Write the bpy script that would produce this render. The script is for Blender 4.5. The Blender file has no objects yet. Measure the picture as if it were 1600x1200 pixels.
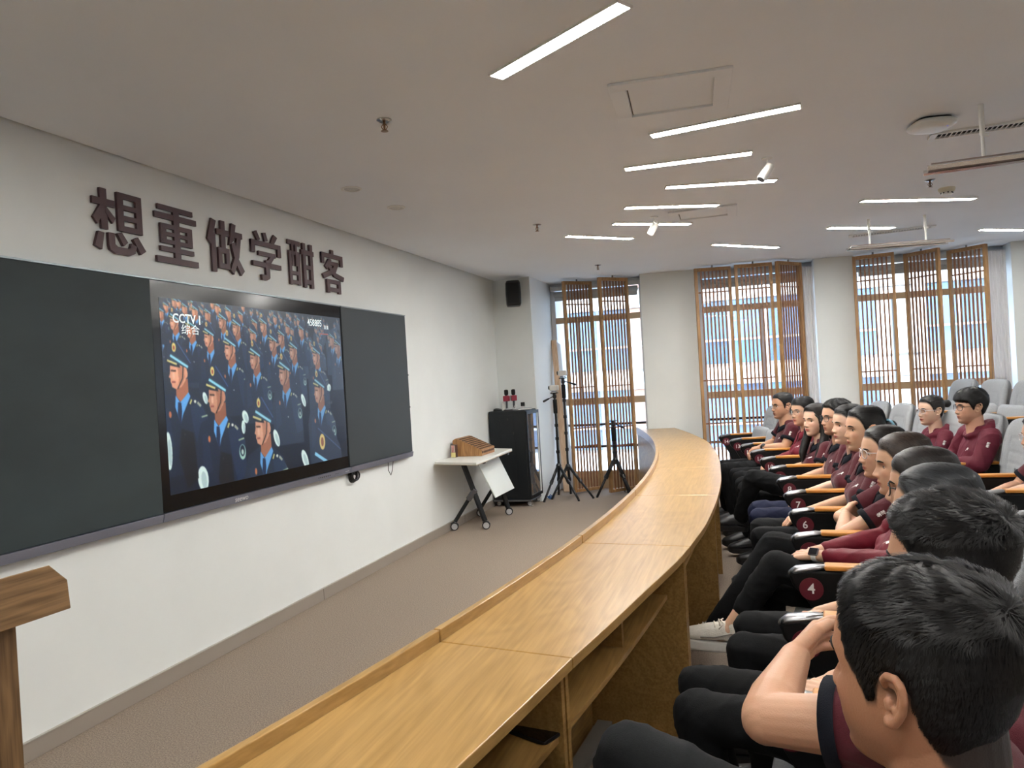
import bpy, bmesh, math, random
import numpy as np
from mathutils import Vector, Matrix, Euler, noise as mnoise
from mathutils.bvhtree import BVHTree
random.seed(7); rng = np.random.default_rng(7)
SC = bpy.context.scene
COL = SC.collection
PI = math.pi
# ------------------------------------------------------------------ camera
CAM_H = 1.44
FPX = 1150.0
cam_d = bpy.data.cameras.new('camera'); cam = bpy.data.objects.new('camera', cam_d); COL.objects.link(cam)
cam_d.sensor_fit = 'HORIZONTAL'; cam_d.sensor_width = 36.0; cam_d.lens = FPX / 1600 * 36.0
cam_d.clip_start = 0.02; cam_d.clip_end = 400
th, roll, pit = math.radians(17.95), math.radians(3.35), math.radians(-0.3)
Fv = Vector((-math.sin(th) * math.cos(pit), math.cos(th) * math.cos(pit), math.sin(pit)))
Uv = Vector((math.sin(th) * math.sin(pit), -math.cos(th) * math.sin(pit), math.cos(pit)))
Rv = Vector((math.cos(th), math.sin(th), 0))
Xi = Rv * math.cos(roll) - Uv * math.sin(roll)
Yu = Rv * math.sin(roll) + Uv * math.cos(roll)
cam.matrix_world = Matrix(((Xi.x, Yu.x, -Fv.x, 0), (Xi.y, Yu.y, -Fv.y, 0), (Xi.z, Yu.z, -Fv.z, CAM_H), (0, 0, 0, 1)))
SC.camera = cam
# ------------------------------------------------------------------ view and world
SC.view_settings.view_transform = 'Standard'; SC.view_settings.look = 'None'
SC.view_settings.gamma = 1.0; SC.view_settings.use_curve_mapping = False
SC.view_settings.exposure = 0.0
LAMP = 135.0
SKY = 8.5
SUN = 6.0
W = bpy.data.worlds.new('overcast_sky'); SC.world = W; W.use_nodes = True
nt = W.node_tree; nt.nodes.clear()
wo = nt.nodes.new('ShaderNodeOutputWorld'); bg = nt.nodes.new('ShaderNodeBackground')
tc = nt.nodes.new('ShaderNodeTexCoord'); sp = nt.nodes.new('ShaderNodeSeparateXYZ'); cr = nt.nodes.new('ShaderNodeValToRGB')
nt.links.new(tc.outputs['Generated'], sp.inputs[0]); nt.links.new(sp.outputs['Z'], cr.inputs[0])
cr.color_ramp.elements[0].color = (.80, .88, 1, 1); cr.color_ramp.elements[1].color = (.55, .74, 1, 1); cr.color_ramp.elements[1].position = .7
nt.links.new(cr.outputs[0], bg.inputs[0]); bg.inputs[1].default_value = SKY; nt.links.new(bg.outputs[0], wo.inputs[0])
sl = bpy.data.lights.new('sun', 'SUN'); sl.energy = SUN; sl.angle = math.radians(2); sl.color = (1, .96, .9)
sun = bpy.data.objects.new('sun', sl); COL.objects.link(sun); sun.rotation_euler = (math.radians(52), 0, math.radians(-18))

# ------------------------------------------------------------------ materials
MATS = {}
def _n(nt, t, **k):
    n = nt.nodes.new(t)
    for a, v in k.items(): setattr(n, a, v)
    return n
def lin(c):
    return tuple(((v / 255) / 12.92 if v / 255 <= .04045 else ((v / 255 + .055) / 1.055) ** 2.4) for v in c) + (1,)
def mat(name, rgb, rough=.5, metal=0., vary=0., scale=20., bump=0., bscale=None, stretch=(1, 1, 1), emit=0., spec=.5, alpha=1., coat=0., attr=None, sheen=0., rgb2=None, detail=4.):
    """rgb in 0-255 sRGB"""
    if name in MATS: return MATS[name]
    m = bpy.data.materials.new(name); m.use_nodes = True; nt = m.node_tree
    b = nt.nodes['Principled BSDF']; c = lin(rgb)
    b.inputs['Base Color'].default_value = c; b.inputs['Roughness'].default_value = rough; b.inputs['Metallic'].default_value = metal
    b.inputs['Specular IOR Level'].default_value = spec; b.inputs['Coat Weight'].default_value = coat
    if sheen: b.inputs['Sheen Weight'].default_value = sheen
    if alpha < 1: b.inputs['Alpha'].default_value = alpha
    tcn = _n(nt, 'ShaderNodeTexCoord'); mp = _n(nt, 'ShaderNodeMapping'); mp.inputs['Scale'].default_value = stretch
    nt.links.new(tcn.outputs['Object'], mp.inputs[0])
    if vary or rgb2:
        nz = _n(nt, 'ShaderNodeTexNoise'); nz.inputs['Scale'].default_value = scale; nz.inputs['Detail'].default_value = detail
        nt.links.new(mp.outputs[0], nz.inputs[0])
        rp = _n(nt, 'ShaderNodeValToRGB'); rp.color_ramp.elements[0].position = .3; rp.color_ramp.elements[1].position = .7
        c2 = lin(rgb2) if rgb2 else tuple(min(1, v * (1 + vary)) for v in c[:3]) + (1,)
        c1 = c if rgb2 else tuple(v * (1 - vary) for v in c[:3]) + (1,)
        rp.color_ramp.elements[0].color = c1; rp.color_ramp.elements[1].color = c2
        nt.links.new(nz.outputs['Fac'], rp.inputs[0]); nt.links.new(rp.outputs[0], b.inputs['Base Color'])
    if attr:
        at = _n(nt, 'ShaderNodeAttribute', attribute_name=attr)
        nt.links.new(at.outputs['Color'], b.inputs['Base Color'])
        if emit:
            nt.links.new(at.outputs['Color'], b.inputs['Emission Color'])
    if bump:
        nb = _n(nt, 'ShaderNodeTexNoise'); nb.inputs['Scale'].default_value = bscale or scale; nb.inputs['Detail'].default_value = 3
        nt.links.new(mp.outputs[0], nb.inputs[0]); bp = _n(nt, 'ShaderNodeBump'); bp.inputs['Strength'].default_value = bump; bp.inputs['Distance'].default_value = .01
        nt.links.new(nb.outputs['Fac'], bp.inputs['Height']); nt.links.new(bp.outputs[0], b.inputs['Normal'])
    if emit:
        if not attr: b.inputs['Emission Color'].default_value = c
        b.inputs['Emission Strength'].default_value = emit
    MATS[name] = m; return m
def woodmat(name, c1, c2, rough=.38, axis='Y', scale=1.0, coat=.15, contrast=(.34, .68)):
    """oak-like grain: long noise streaks plus distorted rings, running along one axis of the object"""
    if name in MATS: return MATS[name]
    m = bpy.data.materials.new(name); m.use_nodes = True; nt = m.node_tree; b = nt.nodes['Principled BSDF']
    tcn = _n(nt, 'ShaderNodeTexCoord')
    def mp(sc):
        n = _n(nt, 'ShaderNodeMapping'); n.inputs['Scale'].default_value = sc; nt.links.new(tcn.outputs['Object'], n.inputs[0]); return n
    ax = {'X': 0, 'Y': 1, 'Z': 2}[axis]
    s1 = [110 * scale] * 3; s1[ax] = 4.0 * scale; s2 = [3.6 * scale] * 3; s2[ax] = .9 * scale
    a = _n(nt, 'ShaderNodeTexNoise'); a.inputs['Scale'].default_value = 1; a.inputs['Detail'].default_value = 6; nt.links.new(mp(s1).outputs[0], a.inputs[0])
    w = _n(nt, 'ShaderNodeTexNoise'); w.inputs['Scale'].default_value = 1.3; w.inputs['Detail'].default_value = 2; w.inputs['Distortion'].default_value = .6
    nt.links.new(mp(s2).outputs[0], w.inputs[0])
    mul = _n(nt, 'ShaderNodeMath', operation='MULTIPLY'); mul.inputs[1].default_value = 60; nt.links.new(w.outputs['Fac'], mul.inputs[0])
    sn = _n(nt, 'ShaderNodeMath', operation='SINE'); nt.links.new(mul.outputs[0], sn.inputs[0])
    mr = _n(nt, 'ShaderNodeMapRange'); mr.inputs['From Min'].default_value = -1; nt.links.new(sn.outputs[0], mr.inputs['Value'])
    mx = _n(nt, 'ShaderNodeMix', data_type='FLOAT'); mx.inputs[0].default_value = .15
    nt.links.new(a.outputs['Fac'], mx.inputs[2]); nt.links.new(mr.outputs[0], mx.inputs[3])
    rp = _n(nt, 'ShaderNodeValToRGB'); rp.color_ramp.elements[0].position = contrast[0]; rp.color_ramp.elements[1].position = contrast[1]
    rp.color_ramp.elements[0].color = lin(c1); rp.color_ramp.elements[1].color = lin(c2)
    nt.links.new(mx.outputs[0], rp.inputs[0]); nt.links.new(rp.outputs[0], b.inputs['Base Color'])
    b.inputs['Roughness'].default_value = rough; b.inputs['Coat Weight'].default_value = coat; b.inputs['Coat Roughness'].default_value = .25
    bp = _n(nt, 'ShaderNodeBump'); bp.inputs['Strength'].default_value = .08; bp.inputs['Distance'].default_value = .004
    nt.links.new(a.outputs['Fac'], bp.inputs['Height']); nt.links.new(bp.outputs[0], b.inputs['Normal'])
    MATS[name] = m; return m
def glassmat(name, tint=(.95, .98, 1), gloss=.08, rough=.02):
    if name in MATS: return MATS[name]
    m = bpy.data.materials.new(name); m.use_nodes = True; nt = m.node_tree; nt.nodes.clear()
    o = _n(nt, 'ShaderNodeOutputMaterial'); t = _n(nt, 'ShaderNodeBsdfTransparent'); g = _n(nt, 'ShaderNodeBsdfGlossy'); x = _n(nt, 'ShaderNodeMixShader')
    t.inputs[0].default_value = (*tint, 1); g.inputs['Roughness'].default_value = rough; x.inputs[0].default_value = gloss
    nt.links.new(t.outputs[0], x.inputs[1]); nt.links.new(g.outputs[0], x.inputs[2]); nt.links.new(x.outputs[0], o.inputs[0])
    MATS[name] = m; return m

wall_m = mat('wall_paint', (226, 230, 229), .75, vary=.02, scale=3)
ceil_m = mat('ceiling_paint', (232, 236, 241), .85, vary=.012, scale=2)
carpet_m = mat('carpet', (152, 138, 125), .95, vary=.32, scale=150, bump=.6, bscale=260, spec=.1, detail=6)
base_m = mat('brushed_baseboard', (178, 170, 160), .4, .45)
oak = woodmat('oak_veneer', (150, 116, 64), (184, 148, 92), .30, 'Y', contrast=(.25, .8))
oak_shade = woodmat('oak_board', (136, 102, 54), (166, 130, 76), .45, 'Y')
oak_dark = woodmat('lectern_wood', (104, 80, 53), (140, 110, 76), .5, 'Y', 1.6)
oak_dark_v = woodmat('lectern_wood_upright', (100, 76, 50), (136, 106, 72), .5, 'Z', 1.6)
lattice_m = woodmat('lattice_wood', (124, 82, 54), (160, 112, 78), .5, 'Z')
frame_lat = woodmat('lattice_frame_wood', (146, 108, 66), (178, 138, 92), .5, 'Z')
alu = mat('window_aluminium', (196, 198, 200), .35, .3)
tan_alu = mat('tan_transom', (186, 160, 128), .45)  # tan paints the slat wood's reflection onto the aluminium transoms
white_p = mat('white_plastic', (228, 228, 224), .4)
lightm = mat('lit_diffuser', (255, 252, 246), .5, emit=LAMP)
black_p = mat('black_plastic', (16, 16, 18), .35)
black_m = mat('black_metal', (22, 24, 27), .4, .2)
chrome = mat('chrome', (190, 190, 190), .15, 1.)
grey_metal = mat('grey_metal', (120, 122, 128), .35, .7)
glass = glassmat('window_glass')

# ------------------------------------------------------------------ mesh builder
class MB:
    def __init__(s): s.v = []; s.f = []; s.mi = []; s.M = Matrix.Identity(4); s.cur = 0
    def add(s, vs, fs):
        o = len(s.v)
        s.v.extend([tuple(s.M @ Vector(p)) for p in vs]); s.f.extend([tuple(i + o for i in f) for f in fs]); s.mi.extend([s.cur] * len(fs)); return s
    def box(s, c, d, rot=None):
        x, y, z = d[0] / 2, d[1] / 2, d[2] / 2
        P = [Vector(p) for p in ((-x, -y, -z), (x, -y, -z), (x, y, -z), (-x, y, -z), (-x, -y, z), (x, -y, z), (x, y, z), (-x, y, z))]
        if rot is not None: P = [rot @ p for p in P]
        c = Vector(c)
        return s.add([p + c for p in P], [(0, 3, 2, 1), (4, 5, 6, 7), (0, 1, 5, 4), (1, 2, 6, 5), (2, 3, 7, 6), (3, 0, 4, 7)])
    def bx(s, a, b): return s.box([(a[i] + b[i]) / 2 for i in range(3)], [abs(b[i] - a[i]) for i in range(3)])
    def tube(s, pts, r, seg=10, cap=True, flat=None, ups=None):
        """sweep of circles (radius per point), flat=(a,b) scales the section"""
        pts = [Vector(p) for p in pts]; n = len(pts)
        if not hasattr(r, '__len__'): r = [r] * n
        T = []
        for i in range(n):
            d = pts[min(i + 1, n - 1)] - pts[max(i - 1, 0)]
            if d.length < 1e-9: d = Vector((0, 0, 1))
            T.append(d.normalized())
        up = Vector(ups) if ups is not None else (Vector((0, 0, 1)) if abs(T[0].z) < .9 else Vector((1, 0, 0)))
        vs = []; fa, fb = flat or (1, 1)
        u = (up - T[0] * up.dot(T[0])).normalized()
        for i in range(n):
            u = (u - T[i] * u.dot(T[i])); u = u.normalized() if u.length > 1e-6 else T[i].orthogonal().normalized()
            w = T[i].cross(u)
            for k in range(seg):
                a = 2 * PI * k / seg; vs.append(pts[i] + (u * math.cos(a) * fa + w * math.sin(a) * fb) * r[i])
        fs = [(i * seg + k, i * seg + (k + 1) % seg, (i + 1) * seg + (k + 1) % seg, (i + 1) * seg + k) for i in range(n - 1) for k in range(seg)]
        if cap: fs.append(tuple(range(seg - 1, -1, -1))); fs.append(tuple((n - 1) * seg + k for k in range(seg)))
        return s.add(vs, fs)
    def cyl(s, p0, p1, r0, r1=None, seg=16): return s.tube([p0, p1], [r0, r0 if r1 is None else r1], seg)
    def capsule(s, pts, r, seg=14, flat=None, ups=None):
        """tube with rounded ends, used for limbs"""
        pts = [Vector(p) for p in pts]; r = list(r) if hasattr(r, '__len__') else [r] * len(pts)
        a = (pts[0] - pts[1]).normalized(); b = (pts[-1] - pts[-2]).normalized()
        P = []; Q = []
        for t in (85, 60, 35):
            P.append(pts[0] + a * r[0] * math.sin(math.radians(t))); Q.append(r[0] * math.cos(math.radians(t)))
        P += pts; Q += r
        for t in (35, 60, 85):
            P.append(pts[-1] + b * r[-1] * math.sin(math.radians(t))); Q.append(r[-1] * math.cos(math.radians(t)))
        return s.tube(P, Q, seg, True, flat, ups)
    def ell(s, c, r, seg=20, rings=14, rot=None):
        vs = []; fs = []
        for i in range(rings + 1):
            a = PI * i / rings
            for k in range(seg):
                b = 2 * PI * k / seg; p = Vector((math.sin(a) * math.cos(b) * r[0], math.sin(a) * math.sin(b) * r[1], math.cos(a) * r[2]))
                if rot is not None: p = rot @ p
                vs.append(p + Vector(c))
        for i in range(rings):
            for k in range(seg): fs.append((i * seg + k, (i + 1) * seg + k, (i + 1) * seg + (k + 1) % seg, i * seg + (k + 1) % seg))
        return s.add(vs, fs)
    def lathe(s, prof, c=(0, 0, 0), seg=24, rot=None):
        vs = []; n = len(prof)
        for r, z in prof:
            for k in range(seg):
                p = Vector((r * math.cos(2 * PI * k / seg), r * math.sin(2 * PI * k / seg), z))
                if rot is not None: p = rot @ p
                vs.append(p + Vector(c))
        fs = [(i * seg + k, i * seg + (k + 1) % seg, (i + 1) * seg + (k + 1) % seg, (i + 1) * seg + k) for i in range(n - 1) for k in range(seg)]
        fs.append(tuple(range(seg - 1, -1, -1))); fs.append(tuple((n - 1) * seg + k for k in range(seg)))
        return s.add(vs, fs)
    def prism(s, poly, d, o=(0, 0, 0)):
        """poly: list of 3D points (planar), extruded by vector d"""
        n = len(poly); P = [Vector(p) + Vector(o) for p in poly]; D = Vector(d)
        return s.add(P + [p + D for p in P], [tuple(range(n - 1, -1, -1)), tuple(range(n, 2 * n))] + [(i, (i + 1) % n, n + (i + 1) % n, n + i) for i in range(n)])
    def loft(s, secs, seg=28, power=2.0):
        """secs: (cx,cy,cz,hx,hy) horizontal super-ellipse sections from bottom to top"""
        vs = []
        for c in secs:
            for k in range(seg):
                a = 2 * PI * k / seg; ca, sa = math.cos(a), math.sin(a)
                vs.append((c[0] + c[3] * math.copysign(abs(ca) ** (2 / power), ca), c[1] + c[4] * math.copysign(abs(sa) ** (2 / power), sa), c[2]))
        n = len(secs)
        fs = [(i * seg + k, i * seg + (k + 1) % seg, (i + 1) * seg + (k + 1) % seg, (i + 1) * seg + k) for i in range(n - 1) for k in range(seg)]
        fs.append(tuple(range(seg - 1, -1, -1))); fs.append(tuple((n - 1) * seg + k for k in range(seg)))
        return s.add(vs, fs)
    def mesh(s, name):
        me = bpy.data.meshes.new(name); me.from_pydata(s.v, [], s.f); me.update()
        if any(s.mi): me.polygons.foreach_set('material_index', s.mi)
        return me
    def build(s, name, m, parent=None, smooth=False, bevel=0., seg=2, fix=True):
        me = s.mesh(name)
        if fix:
            b = bmesh.new(); b.from_mesh(me); bmesh.ops.recalc_face_normals(b, faces=b.faces); b.to_mesh(me); b.free()
        return link(name, me, m, parent, smooth, bevel, seg)
def link(name, me, m, parent=None, smooth=False, bevel=0., seg=2):
    o = bpy.data.objects.new(name, me); COL.objects.link(o)
    for x in (m if isinstance(m, (list, tuple)) else [m]): me.materials.append(x)
    if smooth: me.polygons.foreach_set('use_smooth', [True] * len(me.polygons))
    if bevel:
        bv = o.modifiers.new('bevel', 'BEVEL'); bv.width = bevel; bv.segments = seg; bv.limit_method = 'ANGLE'; bv.angle_limit = math.radians(40)
    if parent is not None: o.parent = parent
    return o
def thing(name, label, cat, loc=(0, 0, 0), rz=0., group=None, rot=None):
    o = bpy.data.objects.new(name, None); COL.objects.link(o); o.location = loc; o.rotation_euler = rot if rot else (0, 0, rz); o.empty_display_size = .1
    o['label'] = label; o['category'] = cat
    if group: o['group'] = group
    return o
def tag(o, label, cat, group=None):
    o['label'] = label; o['category'] = cat
    if group: o['group'] = group
    return o
def struct(o): o['kind'] = 'structure'; return o
def at(root, p):
    """world point to the local frame of a root with location and z rotation"""
    v = Vector(p) - root.location
    return Matrix.Rotation(-root.rotation_euler.z, 3, 'Z') @ v
def copy_tree(o, parent=None):
    c = o.copy(); COL.objects.link(c)
    if parent is not None: c.parent = parent
    for ch in list(o.children): copy_tree(ch, c)
    return c
def text_mesh(body, size, extrude=.0, offset=0., align='CENTER', res=3):
    c = bpy.data.curves.new('lettering', 'FONT'); c.body = body; c.size = size; c.extrude = extrude; c.offset = offset; c.align_x = align; c.align_y = 'CENTER'; c.resolution_u = res
    o = bpy.data.objects.new('lettering', c); COL.objects.link(o)
    dg = bpy.context.evaluated_depsgraph_get(); me = bpy.data.meshes.new_from_object(o.evaluated_get(dg))
    bpy.data.objects.remove(o); bpy.data.curves.remove(c); me.materials.clear(); return me
def basis(o, x, y, z):
    x, y, z = Vector(x), Vector(y), Vector(z); o = Vector(o)
    return Matrix(((x.x, y.x, z.x, o.x), (x.y, y.y, z.y, o.y), (x.z, y.z, z.z, o.z), (0, 0, 0, 1)))
# ------------------------------------------------------------------ the auditorium's arc: desk and seat rows share a centre
AC = Vector((-17.2, 4.25, 0)); RA = 17.42
def arc(R, phi, z=0.): return Vector((AC.x + R * math.cos(phi), AC.y + R * math.sin(phi), z))
def phi_idx(i): return (2.31 + .565 * (i - 3) - 4.25) / RA          # angle of armrest number i
# ================================================================== ROOM
H = 2.64
X0, X1, Y0 = -2.89, 6.2, -2.6
SL = .095
def yw(x): return 9.17 + SL * x          # line of the window piers
YB = 9.9                                  # outer building line
mb = MB(); mb.bx((X0 - .2, Y0 - .2, -.2), (X1 + .2, YB + .3, 0)); struct(mb.build('floor', carpet_m))
mb = MB()
mb.bx((X0 + .03, Y0, H), (X1, YB + .2, H + .06)); struct(mb.build('ceiling', ceil_m))
mb = MB(); mb.bx((X0 - .4, Y0 - .4, H + .20), (X1 + .4, YB + .4, H + .4)); struct(mb.build('trim_3', mat('roof_slab', (150, 150, 150), .9)))
mb = MB(); mb.bx((X0 - .2, Y0 - .2, 0), (X0, YB + .3, H + .2)); wl = struct(mb.build('wall_left', wall_m))
mb = MB(); mb.bx((X0, Y0 - .2, 0), (X1, Y0, H + .2)); struct(mb.build('wall_back', wall_m))
mb = MB(); mb.bx((X1, Y0 - .2, 0), (X1 + .2, YB + .3, H + .2)); struct(mb.build('wall_right', wall_m))
mb = MB(); mb.bx((X0, Y0, 0), (X0 + .012, 8.36, .078)); bl = struct(mb.build('baseboard_left', base_m, bevel=.002))
mb = MB(); mb.bx((X0, Y0, .078), (X0 + .016, 8.36, .083)); mb.build('baseboard_cap', mat('baseboard_edge', (190, 186, 178), .4, .5), bl)
for y in (-.9, 1.75, 4.4, 7.05):
    mb = MB(); mb.bx((X0 + .0115, y, .004), (X0 + .0135, y + .002, .078)); mb.build('joint_cover', mat('baseboard_joint', (96, 92, 86), .5), bl)
# window wall: piers and the recessed openings between them
piers = [(X0, -2.40, 8.37), (-1.22, -.575, None), (.765, 1.20, None), (2.80, 3.6, None), (5.2, X1, None)]
n = 0
fw = None
mbw = MB()
for a, b, yf in piers:
    fa, fb = (yf, yf - .08) if yf else (yw(a), yw(b))
    mbw.prism([(a, fa, 0), (b, fb, 0), (b, YB, 0), (a, YB, 0)], (0, 0, H + .2))
far = struct(mbw.build('wall_far', wall_m))
opens = [(-2.40, -1.22), (-.575, .765), (1.20, 2.80), (3.6, 5.2)]
for wi, (a, b) in enumerate(opens):
    root = thing('window_%d' % (wi + 1), '', '', ((a + b) / 2, yw((a + b) / 2) + .30, 0), math.atan(SL)); del root['label']; del root['category']; struct(root)
    w = (b - a) / math.cos(math.atan(SL)) / 2
    for s in (-1, 1):
        mb = MB(); mb.box((s * (w - .03), 0, H / 2), (.06, .07, H)); mb.build('window_jamb', alu, root, bevel=.004)
    mb = MB(); mb.box((0, 0, 2.165), (2 * w - .1, .07, .075)); mb.build('window_transom', tan_alu if wi else tan_alu, root, bevel=.004)
    mb = MB(); mb.box((0, 0, 1.11), (2 * w - .1, .07, .085)); mb.build('window_transom', tan_alu, root, bevel=.004)
    mb = MB(); mb.box((0, 0, .81), (2 * w - .1, .06, .03)); mb.build('window_rail', black_m, root, bevel=.003)
    mb = MB(); mb.box((0, 0, .53), (2 * w - .1, .06, .03)); mb.build('window_rail', black_m, root, bevel=.003)
    mb = MB(); mb.box((0, 0, .11), (2 * w - .1, .07, .22)); mb.build('window_sill', tan_alu, root, bevel=.004)
    mb = MB(); mb.box((0, 0, 2.61), (2 * w - .1, .07, .06)); mb.build('window_head', alu, root)
    m1 = w * (.1 if wi % 2 else -.45)
    mb = MB(); mb.box((m1, 0, 1.65), (.045, .06, 1.0)); mb.build('window_mullion', alu, root, bevel=.004)
    for z0, z1 in ((2.20, 2.58), (1.15, 2.13), (.83, 1.07), (.55, .79), (.22, .51)):
        mb = MB(); mb.box((0, 0, (z0 + z1) / 2), (2 * w - .12, .008, z1 - z0)); mb.build('pane', glass, root)
    # roller blind rolled up above the glass
    bl = thing('roller_blind', ['grey roller blind rolled up above the window beside the corner loudspeaker', 'grey roller blind rolled up above the middle window', 'grey roller blind rolled up above the rightmost window', 'grey roller blind rolled up beyond the frame'][wi], 'blind', ((a + b) / 2, yw((a + b) / 2) + .225, 2.50), math.atan(SL))
    mb = MB(); mb.cyl((-w + .06, 0, 0), (w - .06, 0, 0), .035, seg=18); mb.build('blind_roll', mat('blind_fabric', (176, 176, 174), .8), bl, smooth=True)
    mb = MB(); mb.box((0, .0, .07), (2 * w - .04, .07, .05)); mb.build('blind_box', mat('blind_case', (200, 200, 198), .5), bl, bevel=.004)
    mb = MB(); mb.box((0, .0, -.05), (2 * w - .14, .006, .05)); mb.box((0, 0, -.078), (2 * w - .14, .016, .016)); mb.build('blind_hem', mat('blind_fabric', (176, 176, 174), .8), bl)
    if wi >= 3: bl['label'] = 'grey roller blind rolled up right of the picture'
# white sheer curtain gathered right of windows 2 and 3
for (x, lab) in ((.70, 'narrow white curtain drawn to the right side of the middle window'), (2.70, 'narrow white curtain drawn to the right side of the rightmost window')):
    mb = MB(); P = []; n = 26
    for i in range(n + 1):
        t = i / n; P.append((x - .11 + .16 * t, yw(x) + .04 + .018 * math.sin(t * 30), 0))
    vs = [(p[0], p[1], z) for z in (.03, 2.56) for p in P] + [(p[0], p[1] + .004, z) for z in (.03, 2.56) for p in P]
    m = n + 1
    fs = [(i, i + 1, m + i + 1, m + i) for i in range(n)] + [(2 * m + i, 3 * m + i, 3 * m + i + 1, 2 * m + i + 1) for i in range(n)] + [(0, m, 3 * m, 2 * m), (n, 2 * m + n, 3 * m + n, m + n)]
    mb.add(vs, fs); cu = tag(mb.build('curtain', mat('sheer_curtain', (235, 236, 238), .9, alpha=.9), smooth=True), lab, 'curtain')

# ---------------------------------------------------------- lattice screens (pivoting slatted wood panels)
def lattice(a, b, label, group='slatted wood screens in front of the windows'):
    a, b = Vector((*a, 0)), Vector((*b, 0)); w = (b - a).length; ang = math.atan2(b.y - a.y, b.x - a.x)
    r = thing('lattice_screen', label, 'wooden screen', ((a + b) / 2)[:], ang, group)
    h0, h1 = .015, 2.615; fr = .034
    for s in (-1, 1):
        mb = MB(); mb.box((s * (w / 2 - fr / 2), 0, (h0 + h1) / 2), (fr, .045, h1 - h0)); mb.build('stile', frame_lat, r, bevel=.003)
    for z in (h0 + .02, h1 - .02):
        mb = MB(); mb.box((0, 0, z), (w - 2 * fr, .045, .04)); mb.build('end_rail', frame_lat, r, bevel=.003)
    for z in (2.33, 1.30, .795, .57, .10)[:4]:
        mb = MB(); mb.box((0, .010, z), (w - 2 * fr, .014, .016)); mb.build('cross_rail', lattice_m, r)
    ns = 7; me = None
    for i in range(ns):
        x = -w / 2 + fr + (w - 2 * fr) * (i + 1) / (ns + 1)
        if me is None:
            mb = MB(); mb.box((0, 0, 0), (.0185, .016, h1 - h0 - .08)); o = mb.build('slat', lattice_m, r, bevel=.002); me = o.data
        else:
            o = bpy.data.objects.new('slat', me); COL.objects.link(o); o.parent = r
            bv = o.modifiers.new('bevel', 'BEVEL'); bv.width = .002; bv.segments = 1
        o.location = (x, -.004, (h0 + h1) / 2)
    mb = MB(); mb.cyl((0, 0, h1), (0, 0, H), .010, seg=10); mb.build('pivot_pin', grey_metal, r); mb = MB(); mb.cyl((0, 0, 0), (0, 0, h0), .010, seg=10); mb.build('pivot_pin', grey_metal, r)
    return r
lattice((-2.13, 8.81), (-1.835, 9.10), 'slatted wood screen nearest the corner, behind the two tall tripods')
lattice((-1.68, 8.775), (-1.385, 9.10), 'slatted wood screen behind the short tripod, beside the long desk')
lattice((-.561, 8.872), (-.155, 8.975), 'slatted wood screen at the left of the middle window')
lattice((-.112, 8.90), (.30, 8.97), 'slatted wood screen at the centre of the middle window')
lattice((.348, 8.917), (.62, 9.245), 'slatted wood screen at the right of the middle window, turned most edge-on')
lattice((1.173, 9.20), (1.59, 9.13), 'slatted wood screen at the left of the rightmost window')
lattice((1.745, 9.42), (2.032, 9.123), 'slatted wood screen at the centre of the rightmost window')
lattice((2.20, 9.50), (2.50, 9.183), 'slatted wood screen at the right of the rightmost window')

# ---------------------------------------------------------- office building across the street
bd = thing('office_building', 'pale office building with blue glass across the street', 'building', (2, 32, -9))
pale = mat('facade_panel', (226, 226, 222), .7); pane_b = mat('facade_glass', (88, 130, 176), .12, spec=.9); pane_d = mat('facade_glass_dark', (68, 94, 128), .15, spec=.9)
brickm = mat('facade_brick', (178, 140, 122), .8)
mb = MB(); mb.bx((-26, 0.3, 0), (34, 12, 17.2)); mb.build('wall', pale, bd)
FL = 3.5
for k in range(5):
    mb = MB(); mb.bx((-26, -.25, k * FL + 2.75), (34, .35, k * FL + 3.5)); mb.build('spandrel', pale, bd)
protos = {}
for k in range(5):
    for i in range(42):
        x = -25 + i * 1.4
        m = pane_b if (i * 7 + k * 3) % 5 < 3 else pane_d
        if (i % 7) == 6: m = brickm if i % 2 else pale
        if m.name not in protos:
            q = MB(); q.bx((0, 0, 0), (1.22, .22, 2.6)); o = q.build('pane' if m not in (brickm, pale) else 'panel', m, bd); protos[m.name] = o
        else:
            o = bpy.data.objects.new('pane' if m not in (brickm, pale) else 'panel', protos[m.name].data); COL.objects.link(o); o.parent = bd
        o.location = (x, .10 if m in (pane_b, pane_d) else -.05, k * FL + .12)
    for i in range(0, 42, 7):
        q = MB(); q.bx((-25.3 + i * 1.4, -.6, k * FL + .1), (-24.95 + i * 1.4, .35, k * FL + FL)); q.build('pier', pale, bd)
for k in range(5):
    q = MB(); q.bx((-26, -.1, k * FL + 1.05), (34, .12, k * FL + 1.13)); q.build('glazing_bar', pale, bd)
mb = MB(); mb.bx((-60, 11, -9.4), (70, 60, -9.2)); struct(mb.build('floor_2', mat('street', (150, 150, 148), .9)))

# ---------------------------------------------------------- ceiling fittings
strips = [((-.885, 2.765), (-.325, 2.41)), ((-.41, 3.795), (.287, 3.70)), ((-.63, 4.335), (.073, 4.374)), ((-.454, 4.90), (.223, 5.10)),
          ((-.792, 5.337), (-.16, 5.64)), ((-.966, 5.847), (-.406, 6.228)), ((-1.418, 6.124), (-.937, 6.59)), ((-.268, 7.39), (.332, 8.025)),
          ((.872, 6.127), (1.72, 6.563)), ((.738, 7.167), (1.321, 7.555)), ((2.21, 8.25), (2.667, 8.575)),
          # the same fittings go on behind the camera and over the rear seats
          ((-1.5, 1.2), (-.8, .9)), ((.6, 1.6), (1.3, 1.3)), ((-.6, -.2), (.1, -.4)), ((1.4, -.6), (2.1, -.7)), ((2.6, 1.0), (3.3, 1.0)), ((2.4, 3.0), (3.1, 3.1)), ((3.2, 5.0), (3.9, 5.2)), ((4.4, 2.4), (5.1, 2.5)), ((4.6, 6.6), (5.2, 7.0)), ((-1.8, -1.4), (-1.1, -1.5))]
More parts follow.
